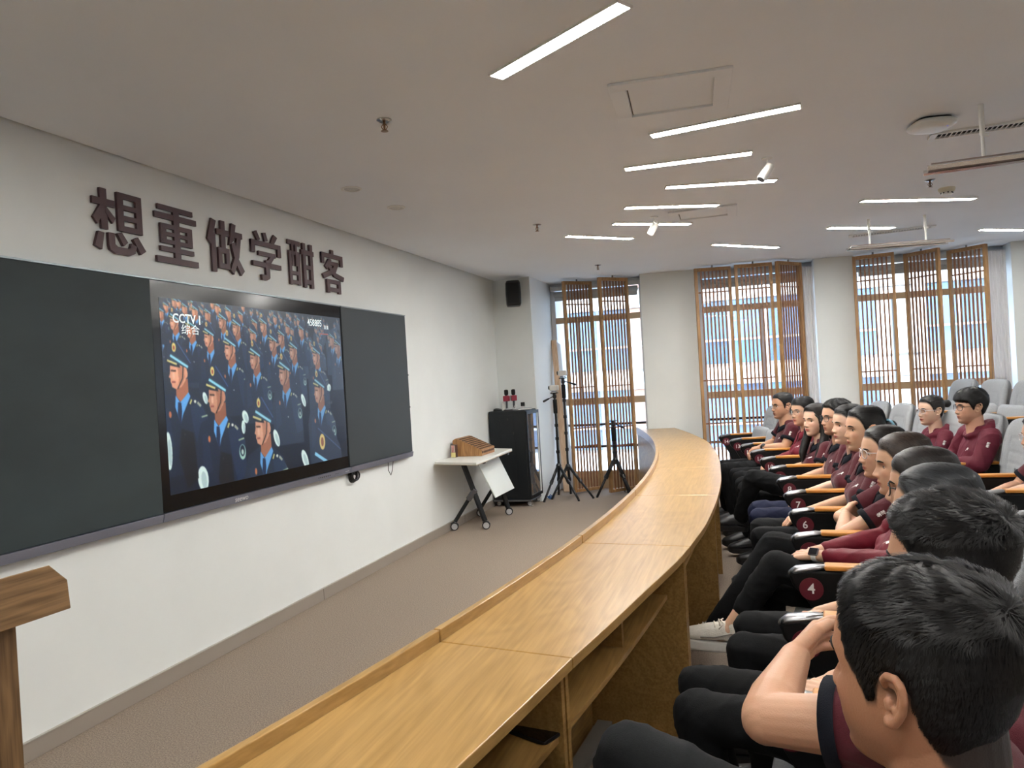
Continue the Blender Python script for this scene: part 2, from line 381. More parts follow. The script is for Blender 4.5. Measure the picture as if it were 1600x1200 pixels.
slabs = ['large strip light nearest the camera, running off the top', 'strip light right after the nearest square hatch', 'third strip light from the camera, left of the small spotlight', 'fourth strip light from the camera, behind the small spotlight',
         'fifth strip light from the camera, touching the far ceiling hatch', 'strip light crossed by the small far spotlight', 'leftmost of the strip lights, nearest the blackboard wall', 'strip light in front of the middle window',
         'strip light just behind the smoke detector', 'strip light beside the far suspended fan coil grille', 'strip light at the far right edge of the picture']
HID = ['strip light over the lectern, out of the picture', 'strip light above the camera', 'strip light behind the camera on the left', 'strip light behind the camera on the right', 'strip light over the second row behind the camera', 'strip light over the second row right of the camera', 'strip light over the third row of seats', 'strip light by the right wall, near the camera', 'strip light in the far right corner of the hall', 'strip light in the rear left corner of the hall']
for i, (a, b) in enumerate(strips):
    a = Vector((*a, 0)); b = Vector((*b, 0)); L = (b - a).length; ang = math.atan2(b.y - a.y, b.x - a.x)
    r = thing('strip_light', slabs[i] if i < len(slabs) else HID[i - len(slabs)], 'light', ((a + b) / 2).to_tuple()[:2] + (H,), ang, 'recessed strip lights' if i < len(slabs) else 'strip lights out of view')
    wd = .062
    mb = MB(); mb.box((0, 0, -.004), (L, wd, .006)); mb.build('diffuser', lightm, r)
    mb = MB()
    for s in (-1, 1): mb.box((0, s * (wd / 2 + .003), -.0045), (L + .012, .006, .009)); mb.box((s * (L / 2 + .003), 0, -.0045), (.006, wd, .009))
    mb.build('frame', white_p, r)
def hatch(cx, cy, w, d, rz, label):
    r = thing('ceiling_hatch', label, 'hatch', (cx, cy, H), rz)
    mb = MB()
    for s in (-1, 1): mb.box((0, s * (d / 2 - .035), -.006), (w, .07, .012)); mb.box((s * (w / 2 - .035), 0, -.006), (.07, d - .14, .012))
    mb.build('frame', ceil_m, r, bevel=.002)
    mb = MB(); mb.box((0, 0, -.0015), (w - .156, d - .156, .003)); mb.build('cover', ceil_m, r)
    mb = MB(); mb.box((0, -(d / 2 - .074), -.001), (w - .14, .005, .002)); mb.box((-(w / 2 - .074), 0, -.001), (.004, d - .14, .002)); mb.build('gap', mat('gap_grey', (90, 86, 80), .8), r)
hatch(-.265, 3.305, .50, .48, .07, 'square white access hatch in the near ceiling, beside the strip lights')
hatch(-.28, 5.89, .50, .40, .02, 'square white access hatch further back in the ceiling')
def sprinkler(x, y, label):
    r = thing('sprinkler', label, 'sprinkler', (x, y, H), random.random(), 'ceiling sprinklers')
    mb = MB(); mb.lathe([(.034, 0), (.034, -.004), (.022, -.010), (.014, -.010)]); mb.build('escutcheon', chrome, r, smooth=False)
    mb = MB(); mb.cyl((0, 0, -.008), (0, 0, -.05), .007, .004, 10)
    for s in (-1, 1): mb.tube([(s * .006, 0, -.02), (s * .014, 0, -.032), (s * .003, 0, -.05)], .0022, 6)
    mb.build('body', mat('brass', (120, 92, 70), .3, 1.), r)
    mb = MB(); mb.lathe([(.016, -.050), (.017, -.052), (.003, -.053)], seg=12); mb.build('deflector', mat('brass', (120, 92, 70), .3, 1.), r)
sprinkler(-1.499, 2.992, 'chrome sprinkler nearest the camera, alone on the left ceiling')
sprinkler(-1.518, 5.552, 'small sprinkler left of the far strip lights')
sprinkler(-1.516, 7.958, 'sprinkler furthest away, near the window wall')
sprinkler(1.238, 5.697, 'sprinkler beside the smoke detector')
for x, y, lab in ((-2.209, 3.924, 'small round recessed downlight, nearer of two above the board'), (-2.191, 4.476, 'small round recessed downlight, farther of two above the board')):
    r = thing('downlight', lab, 'light', (x, y, H)); mb = MB(); mb.lathe([(.062, 0), (.062, -.004), (.052, -.007), (.046, -.003), (.046, 0)]); mb.build('rim', white_p, r, smooth=False)
    mb = MB(); mb.lathe([(.045, -.0005), (.03, -.002)]); mb.build('lens', mat('dull_lens', (190, 188, 184), .4), r)
r = thing('access_point', 'white oval wireless access point on the right ceiling', 'access point', (.948, 4.266, H), .25)
mb = MB(); mb.loft([(0, 0, -.050, .05, .045), (0, 0, -.048, .08, .075), (0, 0, -.036, .102, .095), (0, 0, -.022, .106, .10), (0, 0, -.010, .09, .085)], 32, 3.2); mb.build('cover', white_p, r, smooth=True)
mb = MB(); mb.loft([(0, 0, -.010, .08, .075), (0, 0, 0, .08, .075)], 24, 4); mb.build('mount', black_p, r)
mb = MB(); mb.box((.045, -.05, -.0475), (.022, .006, .003)); mb.build('indicator', mat('blue_led', (70, 90, 255), .4, emit=2.0), r)
r = thing('smoke_detector', 'small cream smoke detector in front of a strip light', 'smoke detector', (1.418, 6.05, H))
mb = MB(); mb.lathe([(.055, 0), (.055, -.012), (.048, -.028), (.044, -.030)], seg=28); mb.build('body', mat('cream_plastic', (205, 200, 180), .5), r, smooth=False)
mb = MB(); mb.lathe([(.034, -.030), (.038, -.042), (.030, -.050)], seg=12); mb.build('chamber', white_p, r)
mb = MB()
for k in range(8): mb.box((.037 * math.cos(k * PI / 4), .037 * math.sin(k * PI / 4), -.036), (.008, .008, .008))
mb.build('vent', black_p, r)
def spot(x, y, label, rz=0):
    r = thing('ceiling_spotlight', label, 'light', (x, y, H), rz)
    mb = MB(); mb.lathe([(.03, 0), (.03, -.006), (.008, -.010)]); mb.cyl((0, 0, -.006), (0, 0, -.05), .005, seg=8); mb.build('mount', white_p, r)
    mb = MB(); mb.cyl((.02, 0, -.045), (-.05, 0, -.125), .026, seg=20); mb.build('lamp_head', white_p, r, bevel=.002)
    mb = MB(); mb.cyl((-.048, 0, -.123), (-.052, 0, -.128), .020, seg=20); mb.build('lens', mat('dark_lens', (60, 60, 62), .2), r)
spot(.16, 4.55, 'small white spotlight hanging between two near strip lights', .6); spot(-.642, 5.80, 'small white spotlight in front of a far strip light', -.6)
def grille(x0, x1, y0, y1, label, side=.10):
    a = Vector((x0, y0, 0)); b = Vector((x1, y1, 0)); L = (b - a).length; ang = math.atan2(b.y - a.y, b.x - a.x)
    r = thing('air_grille', label, 'vent', ((a + b) / 2).to_tuple()[:2] + (H,), ang)
    mb = MB()
    for s in (-1, 1): mb.box((0, s * side / 2, -.006), (L, .014, .012)); mb.box((s * (L / 2 - .01), 0, -.006), (.03, side, .012))
    mb.build('frame', white_p, r)
    mb = MB(); mb.box((0, 0, -.001), (L - .03, side - .01, .002)); mb.build('duct', mat('duct_dark', (30, 30, 32), .8), r)
    n = min(90, int(L / .024)); sm = None
    for i in range(n):
        if sm is None:
            q = MB(); q.box((0, 0, 0), (.004, side - .012, .012), Matrix.Rotation(.6, 3, 'Y')); o = q.build('louvre', white_p, r); sm = o.data
        else: o = bpy.data.objects.new('louvre', sm); COL.objects.link(o); o.parent = r
        o.location = (-L / 2 + .03 + (L - .06) * i / (n - 1), 0, -.007)
grille(1.005, 2.9, 4.56, 4.52, 'long slotted air grille above the near hanging fitting'); grille(.98, 1.70, 7.80, 7.72, 'short slotted air grille above the far hanging fitting')
def hanging(x0, y0, x1, y1, z, label, posts):
    a = Vector((x0, y0, 0)); b = Vector((x1, y1, 0)); L = (b - a).length; ang = math.atan2(b.y - a.y, b.x - a.x)
    r = thing('hanging_reflector', label, 'hanging fitting', ((a + b) / 2).to_tuple()[:2] + (z,), ang)
    ref = mat('mirror_trim', (225, 225, 226), .22, .9)
    mb = MB(); mb.prism([(-L / 2, -.045, 0), (-L / 2, .045, .0), (-L / 2, .035, .022), (-L / 2, -.035, .022)], (L, 0, 0)); mb.build('housing', mat('taupe_metal', (140, 128, 124), .45, .4), r)
    mb = MB(); mb.box((0, -.052, -.002), (L + .04, .016, .020), Matrix.Rotation(.5, 3, 'X')); mb.box((0, .052, -.002), (L + .04, .016, .020), Matrix.Rotation(-.5, 3, 'X')); mb.build('reflector_edge', ref, r)
    for x in posts:
        mb = MB(); mb.cyl((x, 0, .02), (x, 0, .13), .008, seg=12); mb.cyl((x, 0, .13), (x, 0, H - z), .012, seg=12); mb.box((x + .012, 0, .13), (.03, .014, .014)); mb.build('hanger', white_p, r)
hanging(.90, 4.13, 2.6, 4.05, 2.36, 'near hanging bright-edged fitting at the right edge of the ceiling', (-.62, .5))
hanging(.88, 6.95, 1.66, 7.12, 2.40, 'far hanging bright-edged fitting in front of the rightmost window', (-.24, .22))
# ================================================================== BOARD WITH DISPLAY
XB = -2.835
def panel_yz(name, label, cat, y0, y1, z0, z1, x0, x1, m, parent=None, bevel=.004):
    mb = MB(); mb.bx((x0, y0, z0), (x1, y1, z1)); o = mb.build(name, m, parent, bevel=bevel)
    if label: tag(o, label, cat)
    return o
chalk = mat('blackboard', (48, 58, 60), .62, vary=.16, scale=1.7, stretch=(1, 1, 2.2), spec=.35)
chalk_r = mat('blackboard_right', (54, 60, 63), .5, vary=.05, scale=2, spec=.4)
bez = mat('screen_glass', (20, 22, 25), .16, spec=.5)
railm = mat('board_rail', (132, 136, 152), .38, .5)
BZ0, BZ1 = .872, 2.052
lb = thing('blackboard', 'large dark green-black writing board left of the lit display', 'blackboard', (X0 + .004, 1.9, BZ0))
def loc(o, pts): return pts
mb = MB(); mb.bx((0, -1.15, 0), (.052, 1.062, BZ1 - BZ0)); mb.build('board_panel', chalk, lb, bevel=.003)
mb = MB(); mb.bx((0, -1.15, BZ1 - BZ0), (.056, 1.062, BZ1 - BZ0 + .008)); mb.build('edge_strip', mat('thin_edge', (150, 160, 165), .4, .6), lb)
rb = thing('blackboard', 'narrow dark grey writing board right of the lit display', 'blackboard', (X0 + .004, 5.28, BZ0))
mb = MB(); mb.bx((0, -.506, 0), (.052, .55, BZ1 - BZ0)); mb.build('board_panel', chalk_r, rb, bevel=.003)
mb = MB(); mb.bx((0, -.506, BZ1 - BZ0), (.056, .55, BZ1 - BZ0 + .008)); mb.build('edge_strip', MATS['thin_edge'], rb)
for z in (.38, .66):
    mb = MB(); mb.bx((.03, .55, z), (.045, .572, z + .012)); mb.build('latch', black_m, rb)
rl = thing('board_tray', 'blue-grey metal rail running along the underside of the whole board', 'rail', (X0, 3.5, .84))
for a, b in ((-2.75, -.545), (-.541, 1.274), (1.278, 2.33)):
    mb = MB(); mb.prism([(0, a, -.022), (.055, a, -.012), (.066, a, .030), (0, a, .030)], (0, b - a, 0)); mb.build('rail_section', railm, rl, bevel=.002)
for a in (-.42 + .85, -.42 + .85 + .78):
    mb = MB(); mb.add([(.0565, a - .62, -.004), (.0565, a - .40, -.004), (.0635, a - .40, .022), (.0635, a - .62, .022)], [(0, 1, 2, 3)]); mb.build('speaker_grille', mat('grille_dark', (112, 114, 126), .6), rl, fix=False)
def rail_text(body, size, y, m, nm='lettering'):
    me = text_mesh(body, size, .0004); me.transform(basis((.0625, y, .010), (0, 1, 0), (.16, 0, .987), (.987, 0, -.16))); link(nm, me, m, rl)
rail_text('seewo', .045, .05, mat('white_print', (225, 225, 228), .5)); rail_text('• • ▪ ▪ ▪ ▪ ▪', .030, .92, black_p, 'port_row'); rail_text('▪ ▪ ▪', .02, 1.08, black_p, 'port_row'); rail_text('—', .05, 1.22, MATS['white_print'], 'mark')
ds = thing('display', 'large lit interactive display showing uniformed marchers, between two blackboards', 'display', (X0, 3.876, BZ0))
mb = MB(); mb.bx((0, -.909, 0), (.050, .893, BZ1 - BZ0 + .002)); mb.build('bezel_glass', bez, ds, bevel=.003)
mb = MB()
for a, b in (((0, -.910, BZ1 - BZ0 + .002), (.054, .894, BZ1 - BZ0 + .010)),): mb.bx(a, b)
mb.build('edge_strip', MATS['thin_edge'], ds)
# ---- the picture on the screen: painted procedurally into colours on a fine grid
PW, PH = 600, 350
SY0, SY1, SZ0, SZ1 = 3.02, 4.757, .955, 1.968
img = np.zeros((PH, PW, 3)); yy, xx = np.mgrid[0:PH, 0:PW]
uu = xx / PW; vv = yy / PH
base = np.array([16, 28, 44.]) ; img[:] = base
img += (np.array([58, 64, 70.]) - base) * np.clip(1.0 - vv * 1.5, 0, 1)[..., None] * .75
def px2s(px, py):
    """position in the photograph's display to display pixels (homography of its four corners)"""
    k = SCRH @ np.array([px, py, 1.]); return k[0] / k[2] * PW, k[1] / k[2] * PH
def homography(src, dst):
    A = []; 
    for (x, y), (u, v) in zip(src, dst): A += [[x, y, 1, 0, 0, 0, -u * x, -u * y], [0, 0, 0, x, y, 1, -v * x, -v * y]]
    h = np.linalg.solve(np.array(A, float), np.array([c for p in dst for c in p], float)); return np.append(h, 1).reshape(3, 3)
SCRH = homography([(243, 465), (526, 497), (540, 712), (261, 775)], [(0, 0), (1, 0), (1, 1), (0, 1)])
def poly(pts, col, a=1., soft=.7):
    p = np.array(pts, float); x0, y0 = np.floor(p.min(0) - 2).astype(int); x1, y1 = np.ceil(p.max(0) + 3).astype(int)
    x0, y0 = max(x0, 0), max(y0, 0); x1, y1 = min(x1, PW), min(y1, PH)
    if x1 <= x0 or y1 <= y0: return
    acc = np.zeros((y1 - y0, x1 - x0))
    for dx in (.25, .75):
        for dy in (.25, .75):
            X = xx[y0:y1, x0:x1] + dx; Y = yy[y0:y1, x0:x1] + dy; ins = np.zeros(X.shape, bool); n = len(p); j = n - 1
            for i in range(n):
                xi, yi = p[i]; xj, yj = p[j]
                if yi != yj:
                    ins ^= ((yi > Y) != (yj > Y)) & (X < (xj - xi) * (Y - yi) / (yj - yi) + xi)
                j = i
            acc += ins / 4.
    acc *= a; img[y0:y1, x0:x1] = img[y0:y1, x0:x1] * (1 - acc[..., None]) + np.array(col, float) * acc[..., None]
def ellp(cx, cy, rx, ry, col, rot=0., a=1.):
    t = np.linspace(0, 2 * PI, 18)[:-1]; c, s = math.cos(rot), math.sin(rot)
    poly(np.stack([cx + rx * np.cos(t) * c - ry * np.sin(t) * s, cy + rx * np.cos(t) * s + ry * np.sin(t) * c], 1), col, a)
def line(p, q, w, col, a=1.):
    p = np.array(p, float); q = np.array(q, float); d = q - p; n = np.array([-d[1], d[0]]) / (np.hypot(*d) + 1e-9) * w / 2
    poly([p + n, q + n, q - n, p - n], col, a)
def soldier(cx, cy, s, detail=True, tone=1.0, haze=0.):
    """cx, cy: centre of the face, s: face height, all in display pixels; the face looks to the left"""
    hz = np.array([92, 104, 116.])  # pale tone of the screen's reflected haze, mixed into each figure
    def C(*c): return np.array(c, float) * (1 - haze) + hz * haze
    def P(l): return [(cx + x * s, cy + y * s) for x, y in l]
    navy = C(20, 34, 54); navy2 = C(30, 52, 84); skin = C(196 * tone, 136 * tone, 106 * tone); skin_s = C(150 * tone, 92 * tone, 66 * tone)
    # uniform
    cy0 = cy; poly(P([(-.30, .60), (-1.05, .9), (-1.35, 1.7), (-1.35, 4.2), (1.7, 4.2), (1.65, 1.9), (1.25, 1.15), (.48, .62)]), navy)
    poly(P([(.55, 1.3), (1.2, 1.2), (1.62, 1.9), (1.66, 3.4), (1.0, 3.6), (.7, 2.4)]), navy2, .55)
    poly(P([(-1.0, 1.4), (-.7, 1.3), (-.5, 2.9), (-1.1, 3.2)]), navy2, .35)
    # neck, collar, tie
    poly(P([(-.20, .30), (.50, .10), (.50, .85), (.02, 1.12), (-.22, .85)]), skin_s)
    poly(P([(-.26, .80), (-.02, 1.12), (.50, .70), (.60, .88), (.10, 1.65), (-.05, 2.05), (-.32, 1.30)]), C(92, 160, 220))
    poly(P([(-.14, 1.10), (.04, 1.14), (.06, 1.5), (-.04, 2.1), (-.20, 1.6)]), C(22, 36, 66))
    # face
    poly(P([(-.48, -.44), (-.50, -.12), (-.58, .04), (-.48, .10), (-.50, .22), (-.45, .32), (-.42, .46), (-.22, .55), (.12, .46), (.36, .20), (.48, -.10), (.48, -.50), (-.3, -.54)]), skin)
    for k_ in range(3): ellp(cx + (-.16 + .05 * k_) * s, cy - .02 * s, (.26 - .07 * k_) * s, (.34 - .07 * k_) * s, C(214 * tone, 154 * tone, 120 * tone), 0, .35)
    poly(P([(-.06, -.40), (.30, -.42), (.40, -.05), (.14, .36), (-.06, .50), (-.02, .1)]), skin_s, .55)
    ellp(cx + .42 * s, cy - .10 * s, .10 * s, .19 * s, skin)
    if detail:
        line((cx - .44 * s, cy - .24 * s), (cx - .16 * s, cy - .22 * s), .07 * s, C(54, 34, 26), .9)
        line((cx - .42 * s, cy + .25 * s), (cx - .22 * s, cy + .25 * s), .07 * s, C(140, 62, 54), .9)
        ellp(cx - .30 * s, cy - .02 * s, .07 * s, .16 * s, C(236, 190, 160), 0, .6)
        line((cx + .28 * s, cy - .45 * s), (cx + .20 * s, cy + .10 * s), .05 * s, C(20, 20, 22)); line((cx + .20 * s, cy + .10 * s), (cx - .12 * s, cy + .55 * s), .05 * s, C(20, 20, 22))
    # cap: crown, light band, peak
    poly(P([(-.42, -.98), (-.10, -1.55), (.30, -1.30), (.80, -.60), (.86, -.20), (.50, -.30), (.0, -.65)]), C(26, 42, 66))
    poly(P([(-.46, -.80), (-.36, -.98), (.55, -.52), (.58, -.30), (.1, -.46), (-.4, -.50)]), C(34, 62, 76))
    line((cx - .44 * s, cy - .88 * s), (cx + .56 * s, cy - .38 * s), .11 * s, C(140, 206, 226))
    poly(P([(-.66, -.72), (-.44, -.66), (.06, -.48), (.10, -.36), (-.40, -.44), (-.64, -.58)]), C(22, 26, 34))
    line((cx - .62 * s, cy - .67 * s), (cx - .08 * s, cy - .50 * s), .09 * s, C(206, 196, 128))
    if detail:
        ellp(cx - .20 * s, cy - 1.22 * s, .12 * s, .20 * s, C(214, 196, 110)); ellp(cx - .20 * s, cy - 1.20 * s, .05 * s, .10 * s, C(150, 60, 50))
        line((cx + .0 * s, cy - 1.45 * s), (cx + .72 * s, cy - .55 * s), .05 * s, C(52, 84, 132))
    # badges
    ellp(cx + .86 * s, cy + 1.12 * s, .07 * s, .07 * s, C(214, 216, 200)); line((cx + .55 * s, cy + 1.22 * s), (cx + .66 * s, cy + 1.02 * s), .08 * s, C(206, 200, 120))
    line((cx + 1.00 * s, cy + 1.16 * s), (cx + 1.2 * s, cy + 1.34 * s), .12 * s, C(150, 158, 140)); ellp(cx + .15 * s, cy + 2.5 * s, .05 * s, .05 * s, C(190, 196, 196))
    if detail:
        ellp(cx + 1.42 * s, cy + 2.36 * s, .22 * s, .34 * s, C(150, 190, 176)); ellp(cx + 1.42 * s, cy + 2.30 * s, .16 * s, .25 * s, navy); ellp(cx + 1.42 * s, cy + 2.36 * s, .08 * s, .12 * s, C(170, 196, 186))
        line((cx + 1.2 * s, cy + 1.82 * s), (cx + 1.58 * s, cy + 1.76 * s), .07 * s, C(150, 170, 140))
    else:
        ellp(cx + 1.3 * s, cy + 1.9 * s, .16 * s, .24 * s, C(110, 140, 140), 0, .6)
    if detail: ellp(cx - .62 * s, cy + 1.6 * s, .07 * s, .14 * s, C(190, 110, 70))
# far ranks fill the top edge
for k in range(150):
    v = .02 + (k / 150.) ** 1.6 * .22; u = random.random(); s = 5 + 15 * (v / .25)
    if u > .72: s *= .7
    sx, sy = u * PW, v * PH; soldier(sx, sy, s, False, .9 + .15 * random.random(), min(.55, .15 + u * .4))
ranks = [(255, 482, 7), (275, 476, 7), (297, 480, 8), (327, 478, 6), (350, 480, 6), (375, 482, 6), (405, 505, 8), (425, 500, 7), (445, 515, 8), (462, 505, 7), (404, 497, 7), (247, 492, 9),
         (268, 475, 8), (284, 485, 9), (300, 490, 10), (320, 495, 10), (335, 484, 9), (352, 492, 10), (371, 497, 9), (435, 530, 12), (466, 520, 10), (514, 533, 10), (523, 545, 12),
         (268, 507, 14), (294, 519, 15), (322, 532, 16), (343, 506, 13), (365, 516, 14), (393, 510, 10), (407, 512, 12), (391, 527, 11), (422, 540, 14), (454, 552, 15), (490, 560, 15), (355, 550, 19), (394, 565, 18), (440, 588, 20)]
for px, py, s in ranks:
    x, y = px2s(px, py); hz = min(.42, max(0, (px - 300) / 560.))
    sc = PH / (310 - (px - 243) / 283 * 95); soldier(x, y, s * sc * 1.25, s > 11, .92 + .12 * random.random(), hz)
for px, py, s, tone in ((275, 588, 33, 1.12), (495, 615, 23, .95), (335, 625, 33, .95), (407, 674, 33, 1.08)):
    x, y = px2s(px, py); hz = min(.35, max(0, (px - 330) / 560.)); sc = PH / (310 - (px - 243) / 283 * 95); soldier(x, y, s * sc * 1.1, True, tone, hz)
# cap at the lower right corner, gloves
x, y = px2s(505, 690)
poly([(x - 52, y + 22), (x - 30, y - 36), (x + 20, y - 40), (x + 62, y + 10), (x + 74, y + 60), (x - 40, y + 60)], (44, 56, 74)); line((x - 48, y + 22), (x + 22, y + 58), 8, (130, 190, 220)); ellp(x - 14, y - 2, 12, 19, (200, 180, 116)); ellp(x - 14, y - 2, 6, 11, (130, 84, 70))
line((x - 30, y - 36), (x + 66, y + 24), 2, (84, 108, 150), .8)
for px, py, rx, ry, rt in ((313, 748, 14, 24, -.1), (379, 651, 9, 14, -.4), (376, 667, 6, 14, 0), (428, 684, 9, 20, -.35), (473, 717, 11, 24, -.4), (470, 625, 7, 16, -.4), (510, 605, 8, 9, 0), (316, 622, 6, 12, -.3), (259, 705, 8, 34, 0)):
    x, y = px2s(px, py); ellp(x, y, rx, ry, (206, 226, 220), rt); ellp(x + 2, y + 3, rx * .5, ry * .7, (150, 176, 178), rt, .7)
for px, py in ((292, 720), (352, 752)):
    x, y = px2s(px, py); poly([(x - 16, y - 60), (x + 14, y - 50), (x + 20, y + 34), (x - 8, y + 50), (x - 26, y - 10)], (16, 20, 26), .85)
img += np.random.default_rng(3).normal(0, 5, img.shape)
hzm = (np.clip((uu - .35) / .65, 0, 1) * np.clip(1.25 - vv, 0, 1))[..., None] * .16; img[:] = img * (1 - hzm) + np.array([130, 142, 152.]) * hzm  # window reflection on the screen painted in as haze toward upper right
k = np.array([1, 2, 1]) / 4.
for ax in (0, 1): img = (np.roll(img, 1, ax) + 2 * img + np.roll(img, -1, ax)) / 4
img = np.clip(img, 0, 255)
lc = np.where(img / 255 <= .04045, img / 255 / 12.92, ((img / 255 + .055) / 1.055) ** 2.4)
gx = np.linspace(SY0 - 3.876, SY1 - 3.876, PW); gz = np.linspace(SZ1 - BZ0, SZ0 - BZ0, PH)
V = np.zeros((PH, PW, 3), np.float32); V[..., 0] = .0512; V[..., 1] = gx[None]; V[..., 2] = gz[:, None]
idx = np.arange(PH * PW).reshape(PH, PW); F = np.stack([idx[:-1, :-1], idx[1:, :-1], idx[1:, 1:], idx[:-1, 1:]], -1).reshape(-1, 4)
me = bpy.data.meshes.new('screen_picture'); me.vertices.add(PH * PW); me.vertices.foreach_set('co', V.ravel())
me.loops.add(F.size); me.loops.foreach_set('vertex_index', F.ravel().astype(np.int32)); me.polygons.add(len(F)); me.polygons.foreach_set('loop_start', np.arange(0, F.size, 4, dtype=np.int32)); me.polygons.foreach_set('loop_total', np.full(len(F), 4, np.int32)); me.update()
ca = me.color_attributes.new('pic', 'FLOAT_COLOR', 'POINT'); ca.data.foreach_set('color', np.concatenate([lc.reshape(-1, 3), np.ones((PH * PW, 1))], 1).astype(np.float32).ravel())
pm = bpy.data.materials.new('lit_screen'); pm.use_nodes = True; nt = pm.node_tree; b = nt.nodes['Principled BSDF']; b.inputs['Base Color'].default_value = (.01, .01, .01, 1); b.inputs['Roughness'].default_value = .28; b.inputs['Specular IOR Level'].default_value = .5
an = nt.nodes.new('ShaderNodeAttribute'); an.attribute_name = 'pic'; nt.links.new(an.outputs['Color'], b.inputs['Emission Color']); b.inputs['Emission Strength'].default_value = 1.05
link('screen_picture', me, pm, ds)
prn = bpy.data.materials.new('screen_caption'); prn.use_nodes = True; b = prn.node_tree.nodes['Principled BSDF']; b.inputs['Emission Color'].default_value = (.50, .66, .66, 1); b.inputs['Emission Strength'].default_value = .8
def screen_text(body, px, py, h, offset=0., sx=1.):
    u, v = px2s(px, py); u /= PW; v /= PH
    me = text_mesh(body, h, .0, offset); me.transform(basis((.0518, gx[0] + u * (gx[-1] - gx[0]), gz[0] + v * (gz[-1] - gz[0])), (0, sx, 0), (0, 0, 1), (1, 0, 0))); link('caption', me, prn, ds)
screen_text('CCTV', 283, 499.5, .068, .0012, .95); screen_text('1', 307, 502, .068, .0016); screen_text('综合', 293, 517, .058, .0, 1.2); screen_text('458885', 487, 505, .066, .0004, .88); screen_text('直播', 505, 512, .03, .0)
mb = MB(); q = px2s(502, 522); yq = gx[0] + q[0] / PW * (gx[-1] - gx[0]); zq = gz[0] + q[1] / PH * (gz[-1] - gz[0]); mb.bx((.0514, yq - .05, zq - .004), (.0518, yq + .05, zq + .004)); mb.build('caption', mat('screen_red', (150, 90, 86), .4, emit=.6), ds)
# cables below the board
cb = MB()
for k in range(5):
    P = [(X0 + .02 + .008 * k, 4.86 + .055 * math.cos(a) * (1 - .1 * (k % 3)), .795 + .050 * math.sin(a) * (1 - .08 * k)) for a in np.linspace(0, 2 * PI, 22)]; cb.tube(P, .0055, 6, False)
cb.tube([(X0 + .03, 4.86, .84), (X0 + .02, 4.88, .81), (X0 + .02, 4.92, .79)], .006, 6); tag(cb.build('cable_coil', black_p, smooth=True), 'coiled black cable hanging under the display rail', 'cable')
cb = MB(); cb.tube([(X0 + .03, 5.42, .83), (X0 + .02, 5.43, .76), (X0 + .02, 5.47, .715), (X0 + .02, 5.50, .75), (X0 + .03, 5.505, .83)], .003, 6); tag(cb.build('cable_loop', black_p, smooth=True), 'thin black cable loop under the narrow right board', 'cable')
